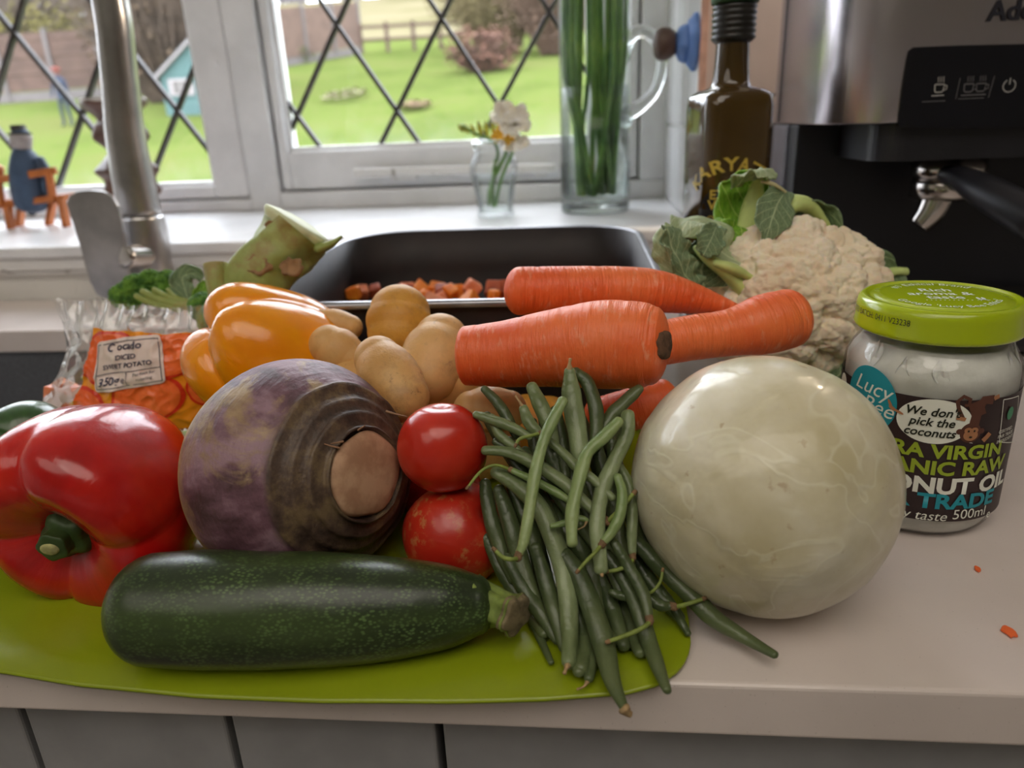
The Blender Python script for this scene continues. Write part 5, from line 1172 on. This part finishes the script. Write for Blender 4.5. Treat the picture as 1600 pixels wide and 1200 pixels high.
for i, (pts, w, lay) in enumerate([([(780, 765), (798, 820), (815, 880), (838, 940)], 22, 1.5), ([(820, 705), (852, 745), (890, 795), (930, 852)], 20, 1.0), ([(878, 690), (895, 745), (920, 800), (950, 870), (974, 930)], 22, 1.2),
    ([(932, 700), (950, 760), (965, 830), (985, 905), (1002, 965)], 22, 1.3), ([(850, 650), (862, 705), (882, 765)], 22, 1.0), ([(868, 640), (878, 690), (884, 745)], 18, .8), ([(758, 755), (766, 805), (782, 855), (802, 905)], 20, 2.2),
    ([(897, 880), (906, 940), (915, 1000), (908, 1045)], 22, 1.3), ([(938, 900), (958, 955), (975, 1010)], 20, 1.5), ([(800, 715), (838, 768), (868, 830), (886, 895)], 20, 1.3), ([(775, 690), (815, 712), (860, 738), (900, 770)], 16, .5),
    ([(800, 760), (830, 830), (850, 900), (868, 975)], 22, 2.0), ([(955, 690), (966, 740), (985, 800), (1002, 860)], 20, 1.6), ([(905, 720), (930, 790), (955, 850), (985, 900)], 22, 2.0), ([(985, 860), (1010, 900), (1040, 940), (1062, 965)], 20, 2.2),
    ([(850, 900), (870, 950), (895, 1005), (905, 1050)], 20, 2.0), ([(760, 840), (790, 900), (825, 950), (850, 990)], 20, 2.6), ([(930, 870), (955, 920), (980, 970), (1000, 1020)], 20, 2.2), ([(795, 690), (830, 740), (860, 800), (880, 850)], 22, 2.4),
    ([(860, 790), (885, 830), (915, 870), (940, 930)], 24, 1.7), ([(890, 800), (905, 850), (925, 900), (935, 960)], 24, 1.5), ([(880, 760), (900, 820), (905, 880), (910, 950)], 24, 2.4), ([(900, 640), (925, 700), (945, 760), (955, 820)], 22, 2.2), ([(830, 660), (845, 730), (870, 800), (900, 860)], 22, 2.8), ([(960, 650), (950, 710), (930, 770), (915, 830)], 22, 2.8), ([(870, 840), (900, 900), (930, 950), (955, 1000)], 24, 2.8),
    ([(990, 800), (1010, 850), (1050, 890), (1085, 915)], 22, 2.0), ([(760, 650), (790, 700), (830, 760), (850, 820)], 20, 3.2), ([(880, 700), (870, 780), (880, 860), (890, 940)], 24, 3.4)]):
    B(pts, w, lay, 'dark green bean buried in the lower layers of the bean heap', 1, group='buried beans', seed=40+i)

# --- broccoli
m_brs = skin_mat('pale_broccoli_stem', .5, .12); v = m_brs.vec('sc')
m_brs.col(m_brs.mix(m_brs.math('MULTIPLY', m_brs.mask(m_brs.noise(46, v, 6, .65), .52, .64), .55), m_brs.ramp(m_brs.noise(24, v, 4), [(.38, lin(138, 152, 76)), (.62, lin(168, 180, 112))]), lin(150, 116, 76)))
m_brs.bump(m_brs.noise(60, v, 5), .5, .003); m_brs = m_brs.m
m_brc = plain('cut_broccoli_flesh', lin(214, 220, 178), .5, .06, 90, .2); m_scr = plain('brown_leaf_scar', lin(150, 116, 82), .8, .2, 160, .5)
m_flo = skin_mat('green_floret', .75, .05); m_flo.col(m_flo.ramp(m_flo.noise(160), [(.38, lin(52, 96, 24)), (.62, lin(104, 148, 48))])); m_flo.bump(m_flo.vor(900), .6, .0012); m_flo = m_flo.m
bt = .475
bs = thing('broccoli', TT(400, 470, bt), 'upturned broccoli with a thick pale cut stem over the tin corner', 'broccoli')
def bsf(s, a, p): return 1+.16*pn(p*42)+.16*max(0, math.sin(3*a+s*5))**3*(.3+s)+.08*pn(p*110)
loft('stem', [TT(388, 500, bt), TT(396, 462, bt), TT(410, 430, bt), TT(428, 402, bt), TT(446, 378, bt), TT(464, 357, bt)], [pp(42, bt), pp(44, bt), pp(45, bt), pp(46, bt), pp(47, bt), pp(50, bt)], m_brs, bs, n=60, seg=48, fn=bsf, cap0=.4, cap1=0)
ax_ = (RT*.52+UP*.80-FW*.12).normalized()
g = lathe_geo([(pp(46, bt), -.004), (pp(52, bt), .0), (pp(51, bt), .0020), (pp(36, bt), .0034), (0, .003)], TT(465, 352, bt), seg=60, axis=ax_, fn=lambda a, h: 1+.12*pn(V3((math.cos(a)*2, math.sin(a)*2, 3)))+.10*math.cos(3*a+.6))
mk('cut_face', g[0], g[1], m_brc, bs)
for x, y, w, h in ((402, 415, 24, 12), (455, 418, 20, 11), (424, 352, 11, 20)):
    c = TT(x, y, bt-.0185); gg = lathe_geo([(pp(w, bt), -.001), (pp(w*.9, bt), .0012), (pp(w*.7, bt), .0005), (0, -.0003)], c, seg=24, axis=-FW-RT*.2, fn=lambda a, h_: 1+.3*pn(V3((math.cos(a)*2, math.sin(a)*2, x)))-.35*abs(math.sin(a)))
    mk('leaf_scar', gg[0], gg[1], m_scr, bs)
loft('leaf_stub', [TT(500, 388, bt-.008), TT(520, 380, bt-.01), TT(533, 370, bt-.01)], [pp(14, bt), pp(9, bt), pp(4, bt)], m_brs, bs, n=12, seg=16, flat=.6)
loft('side_branch', [TT(350, 492, bt-.006), TT(342, 455, bt-.008), TT(336, 412, bt-.008)], [pp(16, bt), pp(17, bt), pp(18, bt)], m_brs, bs, n=14, seg=20, cap0=.3, cap1=.05)
loft('side_branch', [TT(365, 445, bt-.008), TT(358, 425, bt-.01), TT(352, 412, bt-.01)], [pp(9, bt), pp(7, bt), pp(4, bt)], m_brs, bs, n=10, seg=14)
for x, y, r, t in ((318, 480, 24, .01), (340, 500, 30, .0), (372, 515, 34, .0), (410, 512, 30, .01)):
    c = TT(x, y, bt+t); vv = [c+d*pp(r, bt)*(.85+.16*vb_(d+V3((x, 0, 0)), 3.2)+.06*vb_(d, 9)) for d in sphere_dirs(4)[0]]
    mk('floret', vv, sphere_dirs(4)[1], m_flo, bs)
ft = .55
br2 = thing('broccoli_floret', TT(250, 480, ft), 'small green broccoli floret lying behind the plastic bag', 'broccoli')
D4 = sphere_dirs(5)
for x, y, r in ((192, 463, 20), (212, 450, 22), (235, 441, 20), (262, 440, 18), (278, 452, 15), (205, 468, 16), (228, 458, 18), (258, 452, 16)):
    c = TT(x, y, ft+random.uniform(0, .008)); mk('floret', [c+d*pp(r, ft)*(.72+.26*vb_(d+V3((x, 0, 0)), 3.4)+.12*vb_(d, 9)) for d in D4[0]], D4[1], m_flo, br2)
for L_, r in (([(222, 455), (250, 468), (285, 477), (320, 474)], 6), ([(240, 452), (262, 464), (290, 474)], 5), ([(262, 452), (275, 465), (300, 474)], 4), ([(212, 462), (240, 474), (280, 482)], 5)):
    loft('stalk', [TT(x, y, ft-.013) for x, y in L_], [pp(r*.8, ft), pp(r, ft)]+[pp(r*1.3, ft)]*(len(L_)-2), m_brs, br2, n=16, seg=12)
lf = thing('broccoli_leaf', TT(300, 480, ft-.01), 'narrow curled dark green leaf between the floret and the stem', 'leaf')
leaf('leaf_blade', [TT(300, 482, ft-.01), TT(290, 455, ft-.01), TT(286, 435, ft-.008), TT(300, 428, ft-.006), TT(316, 436, ft-.004)], [.004, .008, .009, .007, .003], -FW+UP*.4, .9, m_lfd, lf, .0015, 3)
leaf('leaf_blade', [TT(305, 486, ft-.012), TT(312, 462, ft-.012), TT(322, 440, ft-.01)], [.003, .006, .003], -FW+RT*.5, .9, m_lfb, lf, .0012, 5, nu=18)

# --- plastic bag of diced sweet potato
BC = [at(84, 466, Y=.212), at(330, 484, Y=.205), at(64, 668, Y=.205), at(352, 668, Y=.20)]
BC[2].z = max(BC[2].z, .004); BC[3].z = max(BC[3].z, .004)
bag = thing('plastic_bag', ((BC[2].x+BC[3].x)/2, .21, .002), 'clear crinkled plastic bag with an orange printed front, behind the red pepper', 'bag')
def crk(u, w, q):
    s = 0
    for f_, a in ((5, .0030), (10, .0014), (18, .0006)):
        s += a*(1-2*abs(pn(V3((u*f_+q, w*f_*.8+q*2, q)))))
    edge = min(1, min(u, 1-u)*9)*min(1, min(w, 1-w)*7); top = max(0, 1-w*5)
    return s*(.35+.65*edge)+.0022*top*math.sin(u*70+4*pn(V3((u*6, 0, q))))
def bagpt(u, w, front=1, off=0):     # u left-right, w top-bottom
    top = BC[0].lerp(BC[1], u); bot = BC[2].lerp(BC[3], u)
    if w > .1: pass
    p = top.lerp(bot, w); pinch = .035*math.sin(PI*min(1, w*1.3))*(1 if u < .5 else 0)*(1-2*u)
    p.x += pinch*.35 if w < .75 else 0
    puff = .020*(math.sin(PI*min(max(u, 0), 1))**.6)*(math.sin(PI*min(1, max(0, w*.62+.0)))**1.1)
    return p+V3((0, -1 if front else 1, 0))*(puff+off+crk(u, w, 0 if front else 7))+V3((0, 0, .004*pn(V3((u*5, w*2, 4)))*max(0, 1-w*3)))
m_film = thin_glass('crinkled_clear_film', tint=(.97, .97, .97, 1), gl=.10, rough=.08, bump=.5, dscale=12, white_film=.10)
for fr_ in (1, 0):
    g = grid(80, 60, lambda a, b: bagpt(a, b, fr_)); mk('film', g[0], g[1], m_film, bag)
m_pr = N('glossy_amber_print', .22); m_pr.col(lin(246, 156, 36)); m_pr = m_pr.m
m_sl = N('orange_slice_print', .22); m_sl.col(m_sl.ramp(m_sl.noise(14, m_sl.vec('obj')), [(.38, lin(238, 96, 40)), (.62, lin(246, 124, 62))])); m_sl = m_sl.m
m_sl2 = N('red_orange_ring_print', .22); m_sl2.col(lin(222, 60, 34)); m_sl2 = m_sl2.m
m_lb = N('pale_label_print', .3); m_lb.col(lin(232, 214, 208)); m_lb = m_lb.m
m_ink = N('navy_ink', .4); m_ink.col(lin(62, 58, 84)); m_ink = m_ink.m
BW = (BC[1]-BC[0]).length; BH = (BC[2]-BC[0]).length
def uvpx(px, py):   # bag coordinates (metres right/down of the top left) near a point of the print
    Y_ = .19; p = at(px, py, Y=Y_); u = (p.x-(BC[0].x))/BW; w = (BC[0].z-p.z)/(BC[0].z-BC[2].z); return u, w
def bmapf(off):
    return lambda x, y: bagpt(min(1, max(0, x/BW)), min(1, max(0, -y/BH)), 1, off)
def b2(px, py): u, w = uvpx(px, py); return u*BW, -w*BH
q0 = b2(126, 517); q1 = b2(345, 668)
decal('print_panel', rect2d(q0[0], q1[1], BW*.985, q0[1], 110, 80), bmapf(.0007), m_pr, bag)
ks = (b2(226, 560)[0]-b2(126, 560)[0])/100
def clip2(g, x0, y1):   # keep faces inside the panel
    return g[0], [q for q in g[1] if all(g[0][i][0] > x0 and g[0][i][0] < BW*.98 and g[0][i][1] < y1 and g[0][i][1] > -BH*.99 for i in q)]
for cx, cy, rx, ry in ((176, 556, 52, 42), (268, 545, 52, 38), (168, 640, 46, 44), (256, 612, 46, 42), (330, 600, 30, 40)):
    c = b2(cx, cy)
    decal('printed_slice', clip2(disc2d(rx*ks, ry*ks, 80, c, 30), q0[0], q0[1]), bmapf(.0014), m_sl2, bag)
    decal('printed_slice', clip2(disc2d(rx*.9*ks, ry*.9*ks, 80, c, 30), q0[0], q0[1]), bmapf(.0019), m_sl, bag)
c = b2(214, 560); rot = math.radians(10)
def lb(g, dx=0, dy=0): return [(c[0]+(x+dx)*ks*math.cos(rot)-(y+dy)*ks*math.sin(rot), c[1]+(x+dx)*ks*math.sin(rot)+(y+dy)*ks*math.cos(rot)) for x, y in g[0]], g[1]
decal('label', lb(rrect2d(-51, -39, 51, 39, 8, 40)), bmapf(.0028), m_lb, bag)
fr2 = [(-47, -34), (47, -34), (47, 34), (-47, 34), (-47, -34)]
decal('label_line', join2d([lb(stroke2d([(a[0]+(b[0]-a[0])*k/8, a[1]+(b[1]-a[1])*k/8) for k in range(9)], 1.0)) for a, b in list(zip(fr2, fr2[1:]))+[((-47, -12), (47, -12)), ((0, -12), (0, -34))]]), bmapf(.0033), m_ink, bag)
decal('lettering', join2d([lb(text2d('ocado', 15, bold=.02), 4, 22), lb(text2d('DICED', 10, bold=.02), 0, 8), lb(text2d('SWEET POTATO', 10, bold=.02), 0, -5), lb(text2d('350g', 16, bold=.02), -27, -29), lb(text2d('e', 15), -6, -29),
      lb(text2d('Perfect for', 6.5), 24, -20), lb(text2d('roasting', 6.5), 24, -28), lb(stroke2d([(5*math.cos(a), 5*math.sin(a)) for a in [.5+4.6*i/14 for i in range(15)]], 2.4), -24, 27)]), bmapf(.0034), m_ink, bag)
u0 = b2(132, 636); 
decal('use_by_label', [rect2d(u0[0], u0[1]-18*ks, u0[0]+75*ks, u0[1], 10, 3)][0], bmapf(.0028), m_lb, bag)
decal('lettering', move2d(text2d('Use by', 6*ks, align='LEFT'), u0[0]+3*ks, u0[1]-8*ks), bmapf(.0033), m_ink, bag)
rnd = random.Random(9)
for i in range(34):
    u = rnd.uniform(.06, .93); w = rnd.uniform(.70, .97); p = bagpt(u, w, 1); p.y = .206-rnd.uniform(-.008, .008); p.z = max(.009, p.z)
    o = mk('diced_cube', *cube_geo(p, .0068, rnd), m_cu[i % 2], smooth=False); bev(o, .001, 2); tag(o, 'raw orange dice cube showing through the clear plastic bag', 'diced cube', 'diced sweet potato in the bag')

# --- coconut oil jar
JX, JY, JH, RL = .1600, .1287, .1059, .0342
jar = thing('oil_jar', (JX, JY, 0), 'glass jar of white coconut oil with lime green lid and dark wrap label', 'jar')
jp = [(.024, .0004), (.0295, .0008), (.0335, .004), (.0352, .010), (.0362, .02), (.0366, .045), (.0366, .072), (.0355, .079), (.0325, .0845), (.0312, .087), (.0312, .0925), (.0318, .094), (.0318, .100)]
jpd = [(0, .0004)]+dense(jp, 70)
lathe('jar_glass', jpd, (JX, JY, 0), thin_glass('jar_glass', tint=(.985, .99, .985, 1), gl=.05), jar, seg=90)
m_oil = skin_mat('white_coconut_oil', .45, .3); m_oil.b.inputs['Subsurface Radius'].default_value = (.008, .008, .008); m_oil.col(m_oil.ramp(m_oil.noise(40), [(.38, lin(206, 206, 198)), (.62, lin(232, 232, 226))])); m_oil.bump(m_oil.noise(90, detail=5), .4, .002); m_oil = m_oil.m
op = [(max(0, r-.0012), max(.0022, h)) for r, h in dense(jp[:10], 50)]
lathe('coconut_oil', [(0, .0022)]+op+[(.029, .0872), (.018, .0860), (0, .0850)], (JX, JY, 0), m_oil, jar, seg=80, fn=lambda a, h: 1-.05*max(0, (h-.070)/.017)*max(0, .4+1.3*pn(V3((math.cos(a)*4, math.sin(a)*4, h*120)))))
m_sm = skin_mat('smeared_oil', .4, .2); m_sm.col(lin(226, 226, 222)); m_sm.bump(m_sm.noise(120), .6, .002); m_sm = m_sm.m
rnd = random.Random(4)
for k in range(5):      # white smears sticking inside the shoulder
    a0_ = rnd.uniform(-2.9, -.3); h0 = rnd.uniform(.076, .089)
    def sf(x, y, a0_=a0_, h0=h0, k=k):
        w = .10+.10*pn(V3((k, 1, 1))); a = a0_+(x-.5)*2*w*math.sin(PI*(y*.8+.1)); h = h0+(y-.5)*.010+.003*math.sin(x*5+k)
        r = cr_([(q,) for q in (.0352, .0345, .0328, .0310, .0302)], (h-.074)/.018)[0]-.0002-.0012*math.sin(PI*x)*math.sin(PI*y)
        return V3((JX+r*math.cos(a), JY+r*math.sin(a), h))
    mk('oil_smear', *grid(9, 7, sf), m_sm, jar)
m_lid = N('lime_lid_enamel', .22, Coat_Weight=.4); m_lid.col(lin(170, 190, 16)); m_lid = m_lid.m
ld = [(.0318, JH-.0140), (.0335, JH-.0142), (RL+.0001, JH-.0135), (RL+.0003, JH-.0125), (RL, JH-.0115), (RL-.0002, JH-.004), (RL-.0008, JH-.0014), (RL-.0022, JH-.0002), (RL-.0038, JH), (RL-.0048, JH-.0008), (RL-.0060, JH-.0009), (RL-.0070, JH-.0003), (RL-.011, JH), (0, JH)]
lathe('lid', ld, (JX, JY, 0), m_lid, jar, seg=96)
m_wp2 = N('white_print', .5); m_wp2.col(lin(236, 238, 226)); m_wp2 = m_wp2.m
m_bk = N('black_print', .5); m_bk.col(lin(30, 34, 20)); m_bk = m_bk.m
JD = (V3((JX, JY, 0))-V3((CAM.x, CAM.y, 0))).normalized(); JS = V3((JD.y, -JD.x, 0))   # away / right, seen from the front
lx = lambda x, y: V3((JX, JY, JH+.00025))+(RT_h*x+FW_h*y)
RT_h = V3((1, -.10, 0)).normalized(); FW_h = V3((.10, 1, 0)).normalized()
decal('lettering', join2d([move2d(text2d('Rich', .0078, bold=.012), 0, .0062), move2d(text2d('aroma &', .0078, bold=.012), 0, -.0008), move2d(text2d('taste', .0078, bold=.012), 0, -.0078)]), lx, m_wp2, jar)
decal('lettering', arc2d(text2d('#1 Ethical Brand', .0052, bold=.0), .0195, PI/2), lx, m_wp2, jar)
tg = text2d("Google 'Lucy Bee Ethics'", .0052, bold=.0)
decal('lettering', ([((.0235-y)*math.cos(-PI/2+.0+x/.0225), (.0235-y)*math.sin(-PI/2+x/.0225)) for x, y in tg[0]], tg[1]), lx, m_wp2, jar)
decal('dotted_line', join2d([disc2d(.00035, n=8, c=(-.009+.0018*k, -.0105), rings=1) for k in range(11)]), lx, m_wp2, jar)
decal('bee_emblem', join2d([disc2d(.0015, .0009, 14, (.0135, -.009), 2), disc2d(.0007, .0020, 12, (.0125, -.0072), 2), disc2d(.0007, .0020, 12, (.0145, -.0072), 2)]+[stroke2d([(.0135, -.009), (.0135+.003*math.cos(a), -.009+.003*math.sin(a))], .0003) for a in (-2.6, -2.1, -.9, -.4)]), lx, m_wp2, jar)
va = math.atan2(CAM.y-JY, CAM.x-JX)    # the side of the jar that faces the front
def jmap(off, r=.0366):
    return lambda x, y: V3((JX+(r+off)*math.cos(va+x/r), JY+(r+off)*math.sin(va+x/r), y))
def rimmap(x, y): return V3((JX+(RL+.0004)*math.cos(va+x/RL), JY+(RL+.0004)*math.sin(va+x/RL), JH-.0098+y))
def rim_x(px, py):
    d = FW+RT*((px-800)/F)-UP*((py-600)/F); ox, oy = CAM.x-JX, CAM.y-JY; a = d.x**2+d.y**2; b = ox*d.x+oy*d.y; t = (-b-math.sqrt(b*b-a*(ox*ox+oy*oy-RL*RL)))/a
    p = CAM+d*t; return ((math.atan2(p.y-JY, p.x-JX)-va+PI) % (2*PI)-PI)*RL, p.z
_rx, _rz = rim_x(1423, 506)
decal('lettering', move2d(text2d('BB: 06 AUG 2025 BATCH: 0411 V23238', .0038, align='RIGHT'), _rx, _rz-(JH-.0098)-.0012, 0, .80), rimmap, m_bk, jar)
m_brn = N('dark_brown_label', .5); m_brn.col(m_brn.ramp(m_brn.noise(50), [(.38, lin(44, 28, 30)), (.62, lin(54, 36, 36))])); m_brn = m_brn.m
m_lime = N('lime_print', .5); m_lime.col(lin(158, 180, 44)); m_lime = m_lime.m
m_tea = N('teal_print', .5); m_tea.col(lin(28, 150, 166)); m_tea = m_tea.m
m_mon = N('brown_monkey_print', .6); m_mon.col(lin(92, 54, 40)); m_mon = m_mon.m
m_tan = N('tan_print', .6); m_tan.col(lin(176, 122, 84)); m_tan = m_tan.m
LT, LB = .0695, .0115
decal('label', rect2d(-PI*.0366*.98, LB, PI*.0366*.98, LT, 120, 4), jmap(.0002), m_brn, jar)
def jpx(px, py):    # where a point of the photograph falls on the label
    o_, d = CAM, FW+RT*((px-800)/F)-UP*((py-600)/F); ox, oy = o_.x-JX, o_.y-JY; a = d.x**2+d.y**2; b = ox*d.x+oy*d.y; c2 = ox*ox+oy*oy-.0368**2
    D2 = b*b-a*c2; t = (-b-math.sqrt(max(0, D2)))/a; p = o_+d*t; an = math.atan2(p.y-JY, p.x-JX)-va; an = (an+PI) % (2*PI)-PI
    return an*.0366, p.z
def jt(s, px, py, size, mat, bold=.0, shear=0, off=.0006, space=1.0, rot=0, sx=1.0):
    x, y = jpx(px, py); g = text2d(s, size, bold=bold, shear=shear, space=space); g = move2d(g, x, y-size*.35, rot, sx); decal('lettering', g, jmap(off), mat, jar)
x, y = jpx(1358, 622)
decal('teal_oval', move2d(disc2d(.0128, .0150, 50, rings=6), x, y, .25), jmap(.0004), m_tea, jar)
jt('Lucy', 1362, 603, .0100, m_wp2, bold=.0, shear=.2, rot=-.12); jt('Bee', 1370, 634, .0100, m_wp2, shear=.2, rot=-.12)
x, y = jpx(1399, 638)
decal('bee_emblem', join2d([move2d(disc2d(.0018, .0008, 20), x-.001, y, -.5), move2d(disc2d(.0006, .0022, 16), x-.0022, y+.0018, .5), move2d(disc2d(.0006, .0022, 16), x+.0016, y-.0010, 1.2)]), jmap(.0008), m_tan, jar)
x, y = jpx(1460, 659)
decal('speech_bubble', join2d([move2d(disc2d(.0145, .0102, 50, rings=6), x, y), ([(x+.005, y-.008), (x+.0095, y-.005), (x+.0165, y-.0095)], [(0, 1, 2)])]), jmap(.0004), m_wp2, jar)
for s_, px, py in (("We don't", 1457, 643), ('pick the', 1456, 659), ('coconuts', 1452, 675)): jt(s_, px, py, .0053, m_bk, bold=.02, shear=.22, off=.0008)
# monkey drawing: tail, arm, head, face
x, y = jpx(1516, 676)
tl = [jpx(a, b) for a, b in ((1505, 655), (1498, 640), (1496, 627), (1506, 619), (1516, 624), (1514, 633), (1507, 633))]
decal('monkey_drawing', join2d([move2d(disc2d(.0044, .0046, 26), x, y), move2d(disc2d(.0013, .0013, 14), x-.0046, y+.0006), move2d(disc2d(.0013, .0013, 14), x+.0046, y+.0006), stroke2d(tl, .0016),
      stroke2d([jpx(1520, 668), jpx(1528, 640), jpx(1538, 625), jpx(1552, 624)], .0042), stroke2d([jpx(1530, 650), jpx(1524, 628)], .0060)]), jmap(.0005), m_mon, jar)
decal('monkey_face', join2d([move2d(disc2d(.0030, .0026, 22), x, y-.001), move2d(disc2d(.0016, .0014, 12), x-.0013, y+.0012), move2d(disc2d(.0016, .0014, 12), x+.0013, y+.0012), stroke2d([jpx(1534, 688), jpx(1540, 682), jpx(1545, 676)], .0022), stroke2d([jpx(1552, 622), jpx(1560, 618)], .0020), stroke2d([jpx(1508, 655), jpx(1494, 652)], .0016)]), jmap(.0008), m_tan, jar)
decal('monkey_eyes', join2d([move2d(disc2d(.0004, .0005, 10, rings=1), x-.0012, y+.001), move2d(disc2d(.0004, .0005, 10, rings=1), x+.0012, y+.001), move2d(disc2d(.0007, .0004, 10, rings=1), x, y-.0018)]), jmap(.0010), m_bk, jar)
jt('EXTRA VIRGIN', 1452, 704, .0088, m_lime, bold=.035, sx=1.12); jt('ORGANIC RAW', 1452, 730, .0090, m_lime, bold=.035, sx=1.12)
jt('COCONUT OIL', 1446, 757, .0104, m_wp2, bold=.04, sx=1.12); jt('FAIR TRADE', 1452, 782, .0098, m_tea, bold=.035, sx=1.15)
jt('creamy taste', 1412, 799, .0066, m_wp2, bold=.0, shear=.2); jt('500ml', 1516, 801, .0068, m_wp2); jt('e', 1543, 801, .0062, m_wp2)
cs_ = [jpx(a, b) for a, b in ((1567, 624), (1590, 618), (1584, 690), (1560, 690), (1567, 624))]
decal('certificate_mark', join2d([stroke2d([(a[0]+(b[0]-a[0])*k/6, a[1]+(b[1]-a[1])*k/6) for k in range(7)], .0004) for a, b in zip(cs_, cs_[1:])]), jmap(.0006), m_wp2, jar)
x, y = jpx(1577, 645); decal('certificate_mark', join2d([move2d(disc2d(.0022, .0030, 16), x, y)]), jmap(.0007), plain('green_print', lin(70, 150, 110), .5), jar)
for s_, py in (('CERTIFIED', 671), ('FAIR TRADE', 678), ('INGREDIENTS', 685)): jt(s_, 1571, py, .0022, m_wp2)
x, y = jpx(1319, 597); decal('side_emblem', join2d([move2d(disc2d(.0038, .0046, 24), x, y)]), jmap(.0005), m_wp2, jar)

# --- crumbs on the worktop
for px, py, s, l in ((1528, 888, .0016, 'tiny orange carrot crumb nearer the jar on the worktop'), (1578, 987, .0030, 'larger orange carrot shaving near the right edge of the worktop')):
    p = at(px, py, z=.0012); rnd = random.Random(px)
    P = [p+V3((math.cos(a)*s*rnd.uniform(.5, 1.0), math.sin(a)*s*1.3*rnd.uniform(.4, 1.1), 0)) for a in [2*PI*k/9 for k in range(9)]]
    P = [V3((q.x, q.y, .0004)) for q in P]; tag(bev(mk('carrot_crumb', *prism(P, (0, 0, .0010)), m_ca, smooth=False), .0003), l, 'crumb')
